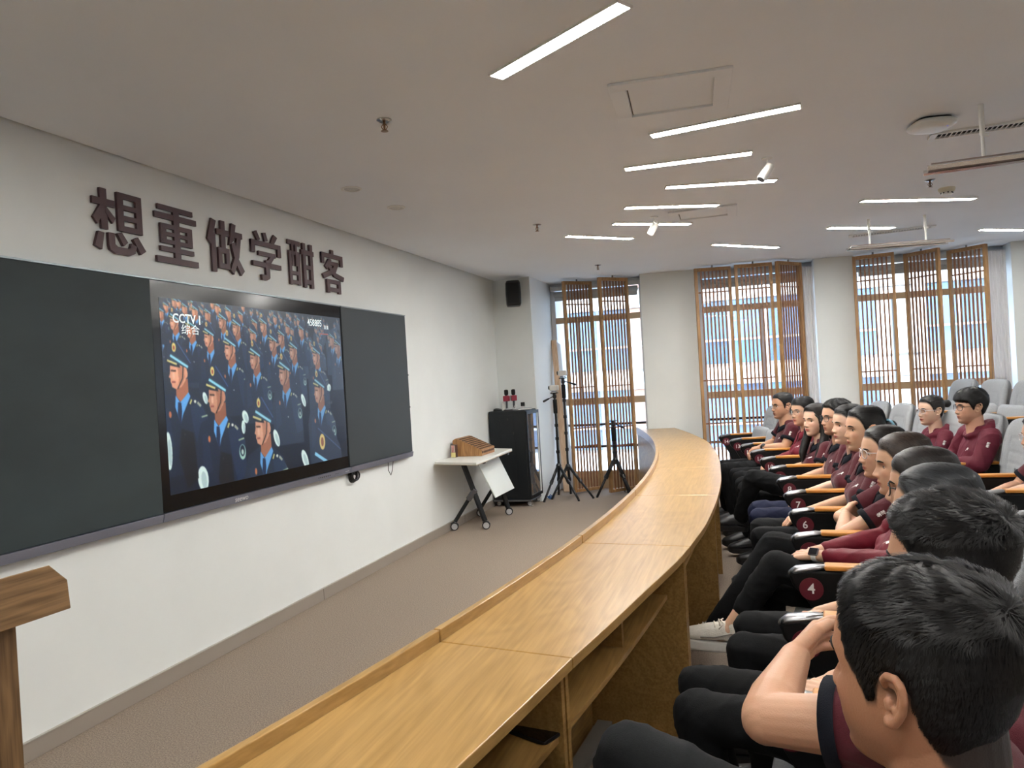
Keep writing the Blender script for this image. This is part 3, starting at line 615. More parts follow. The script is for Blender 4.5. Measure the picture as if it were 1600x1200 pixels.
# ================================================================== WALL LETTERING
lm = mat('maroon_letter', (74, 48, 52), .45); lside = mat('maroon_letter_side', (60, 40, 42), .5)
names = ['leftmost of the six, largest in the picture', 'second from the left', 'third from the left', 'fourth from the left', 'fifth from the left', 'rightmost of the six']
def R(x0, x1, y0, y1): return [(x0, y0), (x1, y0), (x1, y1), (x0, y1)]
GLYPH = [
 # think
 [R(.15, .28, .36, 1), R(0, .43, .73, .84), [(.16, .76), (.26, .68), (.08, .42), (0, .52)], [(.25, .73), (.43, .56), (.37, .47), (.24, .62)],
  R(.48, .60, .38, 1), R(.86, .98, .38, 1), R(.5, .95, .91, 1), R(.5, .95, .73, .81), R(.5, .95, .56, .64), R(.5, .95, .38, .47),
  [(.08, .31), (.19, .30), (.13, .03), (0, .08)], [(.27, .32), (.39, .32), (.39, .15), (.44, .115), (.66, .115), (.70, .14), (.72, .21), (.83, .17), (.79, .05), (.68, 0), (.40, 0), (.29, .05), (.27, .12)], [(.44, .33), (.53, .36), (.65, .21), (.56, .14)], [(.76, .28), (.86, .33), (1.02, .12), (.91, .05)]],
 # again
 [[(.08, .91), (.92, .91), (.92, 1), (.08, 1)], R(0, 1, .76, .86), R(.12, .25, .34, .68), R(.75, .88, .34, .68), R(.43, .57, .05, .95), R(.15, .85, .60, .68), R(.15, .85, .475, .54), R(.15, .85, .34, .41), R(.10, .90, .20, .285), R(0, 1, 0, .105)],
 # do
 [[(.13, 1), (.26, .97), (.10, .50), (0, .60)], R(.10, .22, 0, .74), R(.26, .62, .72, .83), R(.38, .50, .42, 1), R(.28, .385, .08, .48), R(.495, .60, .08, .48), R(.3, .58, .38, .48), R(.3, .58, .08, .18),
  [(.70, 1), (.82, .98), (.74, .66), (.60, .56), (.63, .70)], R(.68, 1, .73, .84), [(.84, .76), (.96, .76), (.88, .36), (.70, 0), (.60, .08), (.76, .38)], [(.66, .60), (.78, .64), (.84, .34), (1.02, .10), (.92, 0), (.75, .26)]],
 # study
 [[(.10, .96), (.20, 1), (.31, .83), (.21, .79)], [(.40, .98), (.50, 1), (.57, .83), (.46, .81)], [(.78, 1), (.90, .95), (.76, .78), (.66, .82)], R(0, 1, .70, .80), R(0, .12, .54, .80), R(.88, 1, .54, .80), R(.22, .80, .50, .59), [(.66, .55), (.80, .55), (.62, .36), (.48, .38)], R(.02, .98, .27, .37), R(.44, .57, .06, .42), [(.28, .11), (.45, .11), (.57, .16), (.55, .04), (.46, 0), (.30, 0)]],
 # mellow
 [R(0, .47, .90, 1), R(.03, .125, .02, .76), R(.345, .44, .02, .76), R(.05, .42, .68, .76), R(.05, .42, .04, .12), R(.05, .42, .24, .32), R(.13, .20, .44, .94), R(.27, .34, .44, .94), R(.50, 1, .74, .85), R(.56, .67, .0, 1), R(.84, .95, .0, 1), R(.6, .9, .42, .51), R(.6, .9, .08, .18)],
 # guest
 [R(.44, .57, .88, 1.02), R(.02, .98, .82, .92), R(.02, .14, .66, .92), R(.86, .98, .66, .92), [(.34, .80), (.46, .78), (.26, .53), (.15, .60)], R(.32, .76, .65, .74), [(.62, .74), (.78, .72), (.62, .48), (.10, .30), (.03, .40), (.48, .56)], [(.28, .60), (.38, .66), (.60, .48), (1.0, .41), (.96, .30), (.54, .38)], R(.20, .32, -.02, .30), R(.70, .82, -.02, .30), R(.22, .8, .21, .30), R(.22, .8, .02, .11)]]
for i, ch in enumerate('想重做学酣客'):
    y = [2.835, 3.215, 3.60, 3.985, 4.367, 4.764][i]
    mb = MB(); W_ = .30
    for q_, pl in enumerate(GLYPH[i]): mb.prism([(-.0002 * q_, (u - .5) * W_, (v - .5) * .305) for u, v in pl][::-1], (.012 + .0005 * q_, 0, 0))
    o = mb.build('wall_character', lm); o.location = (X0 + .004, y, 2.313); tag(o, 'raised maroon wall character %s above the board, %s' % (ch, names[i]), 'sign', 'raised wall characters')
# ================================================================== LECTERN
lt = thing('lectern', 'wooden lectern with thick chamfered top, cut off by the left edge', 'lectern', (-1.45, .70, 0))
zt = 1.137
mb = MB(); Pf_ = [(.15, .365, zt), (.15, .402, zt - .038), (.15, .406, zt - .096), (.15, -.42, zt - .085), (.15, -.42, zt + .005)]; Pb_ = [(-.25, y_, z_ - (.10 if k_ in (0, 1, 4) else .0)) for k_, (x_, y_, z_) in enumerate(Pf_)]; Pb_[1] = (-.25, .402, zt - .092); mb.add(Pf_ + Pb_, [(4, 3, 2, 1, 0), (5, 6, 7, 8, 9)] + [(k_, (k_ + 1) % 5, 5 + (k_ + 1) % 5, 5 + k_) for k_ in range(5)]); mb.build('top_block', oak_dark, lt, bevel=.002)
mb = MB(); mb.bx((.03, .278, 0), (.11, .322, zt - .097)); mb.build('post', oak_dark_v, lt, bevel=.002)
mb = MB(); mb.bx((-.12, -.30, 0), (.085, .250, zt - .097)); mb.build('cabinet', oak_dark_v, lt, bevel=.002)
mb = MB(); mb.bx((-.11, .2505, .0), (.05, .2775, zt - .10)); mb.build('recess', mat('dark_wood_gap', (70, 50, 32), .7), lt)
mb = MB(); mb.bx((-.16, -.36, 0), (.14, .35, .05)); mb.build('plinth', oak_dark, lt, bevel=.003)
pp = MB(); pp.box((-1.40, .84, zt - .020), (.16, .22, .002), Matrix.Rotation(-.245, 3, 'Y')); tag(pp.build('paper_sheet', mat('paper', (236, 236, 232), .8)), 'white sheet of paper lying on the lectern top', 'paper')
# ================================================================== CURVED DESK
RI, RO, LW = 16.53, 17.0, .022
dphi = 1.165 / 17.0
sphi = [math.asin(-.1476 + .0706 * k) for k in range(-2, 6)] + [math.asin(.2835)]
def r_edge(phi): return float(np.interp(AC.y + 17.0 * math.sin(phi), [-2, 1.72, 2.3, 2.75, 3.3, 5.2, 7.2, 9.1], [16.955, 16.932, 16.955, 16.985, 17.0, 17.0, 17.04, 16.99]))
D = thing('curved_desk', 'long curved oak desk with raised front lip, running from camera to window wall', 'desk', (0, 0, 0))
def arcslab(mb, r0, r1, z0, z1, p0, p1, n=10):
    vs = []
    for i in range(n + 1):
        p = p0 + (p1 - p0) * i / n
        rr_ = r1 if not callable(r1) else r1(p)
        for r, z in ((r0, z0), (rr_, z0), (rr_, z1), (r0, z1)): vs.append(arc(r, p, z))
    fs = [(4 * i + k, 4 * i + (k + 1) % 4, 4 * i + 4 + (k + 1) % 4, 4 * i + 4 + k) for i in range(n) for k in range(4)] + [(3, 2, 1, 0), (4 * n, 4 * n + 1, 4 * n + 2, 4 * n + 3)]
    mb.add(vs, fs)
g = .0012 / 17
P = [sphi[0] - dphi] + sphi
for i in range(len(P) - 1):
    a, b = P[i] + g, P[i + 1] - g
    mb = MB(); arcslab(mb, RI + LW, r_edge, .722, .75, a, b); mb.build('worktop', oak, D, bevel=.0025)
    mb = MB(); arcslab(mb, RI, RI + LW, .70, .782, a + g * 2, b - g * 2); mb.build('lip', oak, D, bevel=.0025)
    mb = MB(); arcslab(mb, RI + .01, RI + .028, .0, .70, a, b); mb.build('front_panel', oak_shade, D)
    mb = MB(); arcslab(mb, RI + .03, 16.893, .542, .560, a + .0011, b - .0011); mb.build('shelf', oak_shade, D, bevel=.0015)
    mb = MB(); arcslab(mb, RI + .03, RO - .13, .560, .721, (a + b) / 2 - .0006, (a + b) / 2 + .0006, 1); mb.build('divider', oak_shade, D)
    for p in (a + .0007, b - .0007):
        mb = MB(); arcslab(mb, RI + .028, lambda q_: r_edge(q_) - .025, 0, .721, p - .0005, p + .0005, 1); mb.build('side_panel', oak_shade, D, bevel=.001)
# phone and socket on the shelves
def on_arc(r, phi, z): return arc(r, phi, z)
ph = thing('smartphone', 'black smartphone lying on the desk shelf nearest the camera', 'phone', (-.572, 1.742, .5605), 0)
ph.rotation_euler = (0, 0, -.40)
mb = MB(); mb.loft([(0, 0, 0, .078, .037), (0, 0, .0085, .078, .037)], 40, 8); mb.build('body', black_p, ph, bevel=.002)
mb = MB(); mb.box((0, 0, .0088), (.148, .066, .0006)); mb.build('screen', mat('phone_glass', (6, 6, 8), .05), ph)
mb = MB(); mb.box((-.055, -.018, .0002), (.03, .03, .0004)); mb.build('camera_bump', black_m, ph)

sk = thing('power_socket', 'grey-blue power socket box on the desk shelf beside the white sneakers', 'socket', arc(16.83, math.asin((3.32 - 4.25) / 16.83), .5605).to_tuple(), 0)
mb = MB(); mb.box((0, 0, .016), (.085, .13, .030)); mb.build('case', mat('socket_blue', (110, 128, 150), .4), sk, bevel=.004)
mb = MB(); mb.box((0, 0, .0315), (.05, .10, .002)); mb.build('plate', mat('socket_plate', (70, 84, 104), .4), sk)
cb = MB(); cb.tube([(-.372, 3.22, .575), (-.35, 3.16, .60), (-.36, 3.10, .66), (-.42, 3.08, .70), (-.50, 3.10, .715)], .0065, 8); tag(cb.build('power_cable', black_p, smooth=True), 'black cable rising from the grey-blue socket under the desk', 'cable')
mb = MB(); arcslab(mb, RI + .05, RI + .11, 0, .028, sphi[0] - dphi, sphi[-1] - .01, 30); struct(mb.build('trim_1', mat('floor_duct', (150, 150, 146), .45, .4)))
# ================================================================== THINGS IN THE FAR LEFT CORNER
# loudspeaker on the corner pier
sp_ = thing('wall_speaker', 'black wall speaker mounted high on the corner pier', 'speaker', (-2.565, 8.16, 2.44), .35)
mb = MB(); mb.loft([(0, 0, -.145, .075, .085), (0, -.01, -.12, .085, .10), (0, -.012, 0, .09, .105), (0, -.01, .12, .085, .10), (0, 0, .145, .075, .085)], 32, 5); mb.build('cabinet', black_p, sp_, smooth=False, bevel=.003)
mb = MB(); mb.loft([(0, -.052, -.115, .074, .06), (0, -.058, 0, .078, .062), (0, -.052, .115, .074, .06)], 28, 5); mb.build('grille', mat('speaker_cloth', (10, 10, 11), .8, bump=.4, bscale=500), sp_)
mb = MB(); mb.bx((-.02, .08, -.05), (.02, .21, .05)); mb.build('bracket', black_m, sp_)
def caster(parent, x, y, r=.038, ang=0., m=None):
    m2 = m or mat('caster_grey', (176, 178, 180), .45)
    rot = Matrix.Rotation(ang, 3, 'Z')
    def T(p): return (rot @ Vector(p)) + Vector((x, y, 0))
    mb = MB(); mb.cyl(T((-.011, 0, r)), T((.011, 0, r)), r, seg=22); c = mb.build('caster', black_p, parent, bevel=.003)
    mb = MB(); mb.cyl(T((-.013, 0, r)), T((.013, 0, r)), r * .74, seg=20); mb.build('hub', m2, c)
    mb = MB(); mb.tube([T((0, r * .9, r * 1.15)), T((0, r * .5, r * 1.8)), T((0, -.005, r * 2.05)), T((0, -r * .75, r * 1.6))], .010, 8, flat=(1, 1.5)); mb.build('brake_cover', black_p, c)
    return c
# folding table: tilted stage-side end, white top, black raked legs
A_, B_, C_, D_ = Vector((-2.872, 6.36, .712)), Vector((-2.405, 6.24, .712)), Vector((-2.455, 7.45, .712)), Vector((-2.872, 7.62, .712))
tb = thing('folding_table', 'white-topped folding table on black casters against the board wall', 'table', (-2.62, 6.9, 0))
o = Vector(tb.location)
mb = MB(); mb.prism([p - o for p in (A_, B_, C_, D_)], (0, 0, -.022)); mb.build('table_top', mat('white_laminate', (232, 232, 226), .3), tb, bevel=.003)
mb = MB(); mb.prism([(p - o) + Vector((0, 0, -.022)) for p in (A_, B_, C_, D_)], (0, 0, -.006)); mb.build('edge_band', mat('edge_band', (186, 170, 146), .5), tb)
legm = mat('table_leg', (34, 38, 42), .45, .3)
def L(p): return Vector(p) - o
for k, yy_ in enumerate((6.70, 7.42)):
    mb = MB(); mb.tube([L((-2.70, yy_ - .06, .67)), L((-2.535, yy_ + .02, .085))], .030, 4, flat=(1, .7)); lg = mb.build('leg', legm, tb, bevel=.003)
    mb = MB(); mb.tube([L((-2.615, yy_ - .02, .39)), L((-2.83, yy_ - .03, .085))], .020, 4, flat=(1, .8)); mb.build('rear_strut', legm, tb, bevel=.003)
    mb = MB(); mb.tube([L((-2.60, yy_ - .025, .40)), L((-2.68, yy_ - .025, .30))], .031, 4); mb.build('joint_plate', grey_metal, tb, bevel=.003)
    mb = MB(); mb.box(L((-2.64, yy_ - .06, .672)), (.34, .045, .035)); mb.build('top_bracket', legm, tb, bevel=.003)
    caster(tb, -2.53 - o.x, yy_ + .03 - o.y, .040, -1.15); caster(tb, -2.835 - o.x, yy_ - .04 - o.y, .040, -1.15)
mp_ = MB(); mp_.prism([L((-2.60, 6.74, .655)), L((-2.60, 7.36, .655)), L((-2.455, 7.42, .29)), L((-2.455, 6.82, .29))], (.012, 0, .004)); mp_.build('modesty_panel', mat('white_panel', (220, 224, 218), .4), tb, bevel=.004)
# wooden organiser full of square holes
og = thing('wooden_organiser', 'wooden desk organiser with rows of holes on its sloping top', 'organiser', (-2.70, 6.97, .713), .0)
ogm = woodmat('organiser_wood', (138, 96, 56), (178, 132, 82), .55, 'Z', 1.4)
S = [(-.155, 0), (.150, 0), (.150, .060), (-.095, .172), (-.125, .178), (-.155, .158)]
mb = MB(); mb.prism([(x, -.19, z) for x, z in S], (0, .38, 0)); mb.build('block', ogm, og, bevel=.003)
hole = mat('hole_dark', (60, 38, 24), .8); hm = None
sl_ = Vector((.245, 0, -.112)).normalized(); nn = Vector((.112, 0, .245)).normalized()
for r_ in range(8):
    for c_ in range(9):
        p = Vector((-.095, -.165 + c_ * .041, .172)) + sl_ * (.014 + r_ * .033) + nn * .0005
        q = MB(); q.box((0, 0, 0), (.020, .026, .0025), basis((0, 0, 0), sl_, (0, 1, 0), nn).to_3x3())
        if hm is None: ob = q.build('hole', hole, og); hm = ob.data
        else: ob = bpy.data.objects.new('hole', hm); COL.objects.link(ob); ob.parent = og
        ob.location = p
for r_ in range(9):
    ob = bpy.data.objects.new('hole', hm); COL.objects.link(ob); ob.parent = og; ob.location = (.1506, -.165 + r_ * .041, .034); ob.rotation_euler = (0, math.radians(65), 0)
bx = thing('pencil_box', 'small clear box of red and white pencils with yellow label', 'box', (-2.815, 6.72, .713), -.2)
mb = MB(); mb.bx((-.028, -.02, 0), (.028, .02, .125)); mb.build('case', mat('dark_case', (84, 60, 52), .4), bx, bevel=.003)
mb = MB(); mb.bx((-.026, -.0215, .003), (.026, -.0205, .048)); mb.build('paper_label', mat('yellow_label', (222, 208, 140), .6), bx)
for k in range(5):
    mb = MB(); mb.cyl((-.018 + k * .009, -.0215, .05), (-.014 + k * .007, -.0215, .118), .0028, seg=8); mb.build('pencil', mat('pencil_red', (190, 84, 72), .5) if k % 2 else mat('pencil_white', (226, 214, 204), .5), bx)
# equipment rack
RX0, RX1, RYF, RYB_ = -2.84, -2.435, 7.93, 8.55
rk = thing('equipment_rack', 'tall black server rack with glass front door on small casters', 'cabinet', (-2.64, 8.05, 0), .0)
rz_ = .30

rkm = mat('rack_black', (26, 30, 34), .42, .3)
mb = MB(); mb.prism([(-.235, -.12, .075), (.205, -.12, .075), (.232, .30, .075), (-.22, .30, .075)], (0, 0, 1.02)); body = mb.build('cabinet_body', rkm, rk, bevel=.012)
mb = MB(); mb.prism([(-.10, -.1225, .12), (.07, -.1225, .12), (.07, -.1225, 1.05), (-.10, -.1225, 1.05)], (0, -.003, 0)); mb.build('side_panel', rkm, rk, bevel=.0015)
mb = MB(); mb.prism([(-.09, -.1245, .82), (.06, -.1245, .82), (.06, -.1245, 1.04), (-.09, -.1245, 1.04)], (0, -.003, 0)); mb.build('upper_flap', rkm, rk, bevel=.0015)
for x, z in ((-.01, 1.0), (.05, .84)):
    mb = MB(); mb.cyl((x, -.127, z), (x, -.133, z), .011, seg=14); mb.build('lock', black_p, rk)
# glazed door on the side that faces the seats
dv = Vector((.02, .40, 0)).normalized(); dn = Vector((1, -.05, 0)).normalized()
def dp(a, z, off=0.): return Vector((.205, -.12, 0)) + dv * a * 1.05 + dn * off + Vector((0, 0, z))
for a0, a1, z0, z1 in ((0.0, .03, .09, 1.08), (.37, .40, .09, 1.08), (.03, .37, .09, .125), (.03, .37, 1.045, 1.08)):
    mb = MB(); mb.prism([dp(a0, z0, .002), dp(a1, z0, .002), dp(a1, z1, .002), dp(a0, z1, .002)], dn * .016); mb.build('door_frame', black_m, rk, bevel=.002)
mb = MB(); mb.prism([dp(.03, .125, .006), dp(.37, .125, .006), dp(.37, 1.045, .006), dp(.03, 1.045, .006)], dn * .004); mb.build('door_glass', mat('smoked_door_glass', (96, 92, 90), .04, spec=1.0, coat=1.0), rk)
mb = MB(); mb.tube([dp(.012, .50, .018), dp(.014, .52, .034), dp(.014, .62, .034), dp(.012, .64, .018)], .009, 8); mb.build('handle', black_p, rk)
mb = MB(); mb.prism([(-.235, -.13, .062), (.215, -.13, .062), (.24, .30, .062), (-.2, .30, .062)], (0, 0, .018)); mb.build('base_frame', grey_metal, rk, bevel=.002)
for x, y in ((-.19, -.06), (.18, -.06), (.20, .25), (-.17, .25)): caster(rk, x, y, .032, -1.2)
mb = MB(); mb.cyl((.215, -.085, 0), (.215, -.085, .07), .006, seg=8); mb.lathe([(.016, 0), (.016, .006), (.006, .010)], (.215, -.085, 0), 14); mb.build('levelling_foot', chrome, rk)
zr = 1.095
def mic(x, y, ang, label, cube):
    r = thing('handheld_microphone', label, 'microphone', (x, y, zr + .006), ang)
    mb = MB(); mb.cyl((0, 0, .012), (0, 0, .10), .010, .013, 14); mb.build('handle', mat('mic_grey', (70, 74, 80), .4, .4), r)
    mb = MB(); mb.lathe([(.012, .165), (.021, .172), (.024, .19), (.024, .222), (.018, .232), (.004, .234)], seg=20); mb.build('foam_head', mat('foam', (14, 14, 15), .95, bump=.5, bscale=300), r)
    mb = MB(); mb.lathe([(.032 * 1.2, .10), (.036 * 1.25, .105), (.036 * 1.25, .158), (.032 * 1.2, .164)], seg=3 if not cube else 4); mb.build('flag_cube', mat('flag_maroon', (140, 34, 58), .45), r, bevel=.002)
    me = text_mesh('↑', .03, .0004, .001); me.transform(basis((0, -.0335, .136), (1, 0, 0), (0, 0, 1), (0, -1, 0))); link('mark', me, white_p, r)
    mb = MB(); mb.lathe([(.018, 0), (.018, .014), (.014, .016)], seg=18); mb.build('stand_cup', mat('clear_acrylic', (220, 224, 226), .1, spec=.8), r)
mic(-2.675, 8.02, PI / 4, 'left one of two handheld microphones with maroon flag on the rack', True); mic(-2.615, 8.10, PI / 4 + .6, 'right one of two handheld microphones with maroon flag on the rack', True)
def small(name, label, cat, x, y, z=zr, rz=0., g=None): return thing(name, label, cat, (x, y, z + .001), rz, g)
r = small('charging_dock', 'small black and silver dock under the microphones on the rack', 'dock', -2.65, 7.985); mb = MB(); mb.loft([(0, 0, 0, .055, .022), (0, 0, .010, .05, .018)], 28, 4); mb.build('body', black_p, r); mb = MB(); mb.box((.0, 0, .0115), (.07, .022, .002)); mb.build('trim', chrome, r)
r = small('computer_mouse', 'small black mouse at the left of the rack top', 'mouse', -2.79, 8.02, rz=.4); mb = MB(); mb.loft([(0, 0, 0, .052, .030), (0, 0, .012, .05, .028), (-.006, 0, .024, .036, .020), (-.01, 0, .029, .016, .010)], 24, 2.4); mb.build('body', black_p, r, smooth=True); mb = MB(); mb.box((.028, 0, .021), (.016, .005, .006)); mb.build('wheel', grey_metal, r)
r = small('spray_bottle', 'white bottle beside the microphones on the rack', 'bottle', -2.73, 8.05); mb = MB(); mb.lathe([(.018, 0), (.020, .004), (.020, .07), (.012, .085), (.010, .092)], seg=20); mb.build('body', white_p, r, smooth=True); mb = MB(); mb.cyl((0, 0, .092), (0, 0, .104), .011, seg=14); mb.build('cap', white_p, r)
r = small('desk_camera', 'small black and white camera on the rack top', 'camera', -2.50, 8.08, rz=.2); mb = MB(); mb.box((0, 0, .055), (.052, .05, .06)); mb.build('body', white_p, r, bevel=.008); mb = MB(); mb.box((0, -.026, .062), (.046, .006, .046)); mb.build('front', black_p, r, bevel=.003); mb = MB(); mb.lathe([(.022, 0), (.022, .008), (.01, .016), (.01, .03)], seg=16); mb.build('foot', white_p, r)
r = small('notebook_stack', 'thin stack of papers on the right of the rack top', 'papers', -2.50, 8.16, rz=.25); mb = MB(); mb.box((0, 0, .006), (.15, .20, .010)); mb.build('pages', mat('paper', (236, 236, 232), .8), r, bevel=.001); mb = MB(); mb.box((0, 0, .0125), (.152, .202, .002)); mb.build('cover', mat('cover_grey', (150, 154, 160), .4), r)
cb = MB(); cb.tube([(-2.60, 7.99, zr + .005), (-2.575, 8.0, zr + .05), (-2.56, 8.01, zr + .075), (-2.55, 8.0, zr + .05), (-2.565, 7.98, zr + .02), (-2.54, 7.98, zr + .004), (-2.50, 7.99, zr + .004)], .003, 6); tag(cb.build('white_cable', white_p, smooth=True), 'looped white cable beside the microphones on the rack', 'cable')
# wrapped timber leaning in the reveal
pk = thing('leaning_plank', 'wrapped wooden plank leaning in the reveal behind the rack', 'plank', (-2.27, 8.98, 0))
rp = Matrix.Rotation(.0, 3, 'X')
mb = MB(); mb.prism([(-.04, 0, 0), (.055, 0, 0), (-.065, .16, 1.92), (-.13, .16, 1.92)], (0, .035, 0)); mb.build('board', woodmat('raw_plank', (206, 172, 140), (228, 202, 172), .6, 'Z'), pk, bevel=.002)
mb = MB(); mb.prism([(.057, .01, .01), (.10, .01, .01), (-.02, .17, 1.86), (-.063, .17, 1.90)], (0, .03, 0)); mb.build('plastic_wrap', mat('plastic_film', (226, 228, 232), .25, alpha=.65, bump=.8, bscale=30), pk, bevel=.002)
# tripods
def tripod(x, y, zt, label, spread, legang, zc, head='pan', cam_=False, handle=(-.12, -.03, -.08), rz=0, thick=1.3):
    r = thing('tripod', label, 'tripod', (x, y, 0), rz)
    bm_ = mat('tripod_black', (20, 20, 23), .4)
    for a, sp2 in zip(legang, spread):
        c, s = math.cos(a), math.sin(a)
        p0 = Vector((.02 * c, .02 * s, zc)); p1 = Vector((sp2 * c, sp2 * s, .012)); m_ = p0.lerp(p1, .48)
        mb = MB(); mb.tube([p0, m_], .0135 * thick, 10); lg = mb.build('leg', bm_, r, smooth=True)
        mb = MB(); mb.tube([m_, p1], .010 * thick, 8); mb.build('lower_section', bm_, lg, smooth=True)
        mb = MB(); mb.tube([m_ - (p1 - p0).normalized() * .03, m_ + (p1 - p0).normalized() * .01], .0165 * thick, 12); mb.build('lock_ring', black_p, lg)
        mb = MB(); mb.lathe([(.014, 0), (.015, .012), (.010, .022)], p1 - Vector((0, 0, .012)), 12); mb.build('foot', black_p, lg)
    mb = MB(); mb.lathe([(.012, zc - .05), (.030, zc - .03), (.034, zc + .01), (.022, zc + .035), (.013, zc + .04)], seg=16); mb.build('hub', bm_, r)
    mb = MB(); mb.cyl((0, 0, zc - .05), (0, 0, zt - .07), .0105 * thick, seg=12); mb.build('centre_column', bm_, r)
    for k in range(1, 5):
        z = zc + (zt - .1 - zc) * k / 5.
        mb = MB(); mb.cyl((0, 0, z), (0, 0, z + .035), .017 * thick, seg=12); mb.build('collar', black_p, r)
    mb = MB(); mb.cyl((0, 0, zt - .25), (0, 0, zt - .09), .019 * thick, seg=14); mb.build('grip_sleeve', mat('foam', (14, 14, 15), .95), r)
    mb = MB(); mb.ell((0, 0, zt - .055), (.024, .022, .028)); mb.box((0, 0, zt - .012), (.085, .05, .012)); mb.box((0, .0, zt - .03), (.03, .045, .03)); mb.build('pan_head', black_p, r)
    h = Vector(handle)
    mb = MB(); mb.cyl((0, 0, zt - .045), h * .5 + Vector((0, 0, zt - .045)), .005, seg=8); mb.capsule([h * .55 + Vector((0, 0, zt - .045)), h + Vector((0, 0, zt - .045))], [.010, .014], 10); mb.build('pan_handle', black_p, r)
    if cam_:
        c = thing('camera', cam_, 'camera', (x, y, zt - .004), rz)
        mb = MB(); mb.loft([(0, 0, .004, .035, .028), (0, 0, .016, .032, .025)], 24, 3); mb.build('base', grey_metal, c)
        mb = MB(); mb.box((.0, 0, .052), (.105, .06, .062)); mb.build('body', mat('cam_white', (205, 203, 198), .4), c, bevel=.008)
        mb = MB(); mb.cyl((-.05, 0, .056), (-.068, 0, .056), .022, seg=18); mb.build('lens', black_p, c)
    return r
tripod(-2.23, 8.50, 1.27, 'lower of the two tall black tripods beside the rack', (.30, .34, .26), (-2.0, -1.55 + .9, 1.9), .38, cam_='small white camera on the lower tall tripod', handle=(-.13, -.02, -.06))
tripod(-2.135, 8.58, 1.44, 'higher of the two tall black tripods beside the rack', (.24, .33, .24), (-2.4, -.35, 1.75), .36, cam_='small white camera on top of the highest tripod', handle=(.15, -.02, -.05))
tripod(-1.575, 8.66, .90, 'short black tripod in front of the second slatted screen', (.25, .22, .2), (-2.6, -.5, 1.0), .42, handle=(.12, -.01, -.05), thick=1.6)
cb = MB(); cb.tube([(-2.36, 8.42, .02), (-2.34, 8.46, .05), (-2.30, 8.44, .02), (-2.33, 8.40, .012), (-2.37, 8.44, .03), (-2.31, 8.48, .015)], .008, 6); tag(cb.build('blue_cable', mat('blue_cable', (40, 90, 150), .5), smooth=True), 'bundle of blue cable on the floor beside the rack', 'cable')
# ================================================================== AUDITORIUM SEATS
fab = mat('seat_fabric', (158, 162, 166), .95, vary=.16, scale=220, bump=.5, bscale=420, sheen=.2, stretch=(1, 1, 1.6), spec=.1)
arm_m = mat('arm_black', (8, 8, 9), .55, spec=.25); armcap = mat('arm_cap', (120, 120, 122), .35, .6)
arm_wood = woodmat('arm_wood', (186, 122, 50), (214, 152, 74), .35, 'X', 1.5)
badge_m = mat('badge_maroon', (88, 18, 32), .5)
def grid_cushion(w, h, d, nx, ny, grooves_x, grooves_y, power=5., crown=.35, gw=.006, gd=.007):
    """upholstered slab: local x across, z up, front towards +y(local) given as list of verts; returns MB"""
    mb = MB(); vs = []; fs = []
    us = np.linspace(-1, 1, nx); ws = np.linspace(-1, 1, ny)
    def shape(u, v):
        uu_ = math.copysign(abs(u) ** .75, u); vv_ = math.copysign(abs(v) ** .75, v)
        x = uu_; z = vv_
        m = max(abs(u), abs(v)) + 1e-9; k = (abs(u / m) ** power + abs(v / m) ** power) ** (1 / power)
        return u / k * 1.0, v / k * 1.0
    for side in (1, -1):
        for j in range(ny):
            for i in range(nx):
                u, v = us[i], ws[j]; x, z = shape(u, v)
                e = max(abs(u), abs(v)); prof = (1 - e ** 6) ** .5 if e < 1 else 0
                y = d / 2 * prof
                if side == 1:
                    for g_ in grooves_x:
                        if g_[1] <= v <= g_[2]: y -= gd * math.exp(-((x * w / 2 - g_[0]) / gw) ** 2)
                    for g_ in grooves_y:
                        if g_[1] <= x * w / 2 <= g_[2]: y -= gd * math.exp(-((z * h / 2 - g_[0]) / gw) ** 2)
                vs.append((x * w / 2, side * y, z * h / 2 + h / 2))
    N = nx * ny
    for s, off in ((1, 0), (-1, N)):
        for j in range(ny - 1):
            for i in range(nx - 1):
                q = (off + j * nx + i, off + j * nx + i + 1, off + (j + 1) * nx + i + 1, off + (j + 1) * nx + i)
                fs.append(q if s == -1 else q[::-1])
    for i in range(nx - 1): fs += [(i, i + 1, N + i + 1, N + i), ((ny - 1) * nx + i + 1, (ny - 1) * nx + i, N + (ny - 1) * nx + i, N + (ny - 1) * nx + i + 1)]
    for j in range(ny - 1): fs += [((j + 1) * nx, j * nx, N + j * nx, N + (j + 1) * nx), (j * nx + nx - 1, (j + 1) * nx + nx - 1, N + (j + 1) * nx + nx - 1, N + j * nx + nx - 1)]
    mb.v = [tuple(v) for v in vs]; mb.f = fs; mb.mi = [0] * len(fs); return mb
PITCH = .565
BACK = grid_cushion(.50, .68, .105, 45, 61, [(-.12, -.25, .62), (.12, -.25, .62), (-.19, -1, .9), (.19, -1, .9)], [(.11, -.12, .12), (.04, -.12, .12), (-.09, -.12, .12), (.20, -.12, .12), (-.16, -.19, .19)])
th_b = math.atan2(.13, .66)
for i, v in enumerate(BACK.v):      # curve the back a little: headrest wings forward
    x, y, z = v; y += .55 * x * x * (1 if z > .35 else .6); BACK.v[i] = (x, y, z)
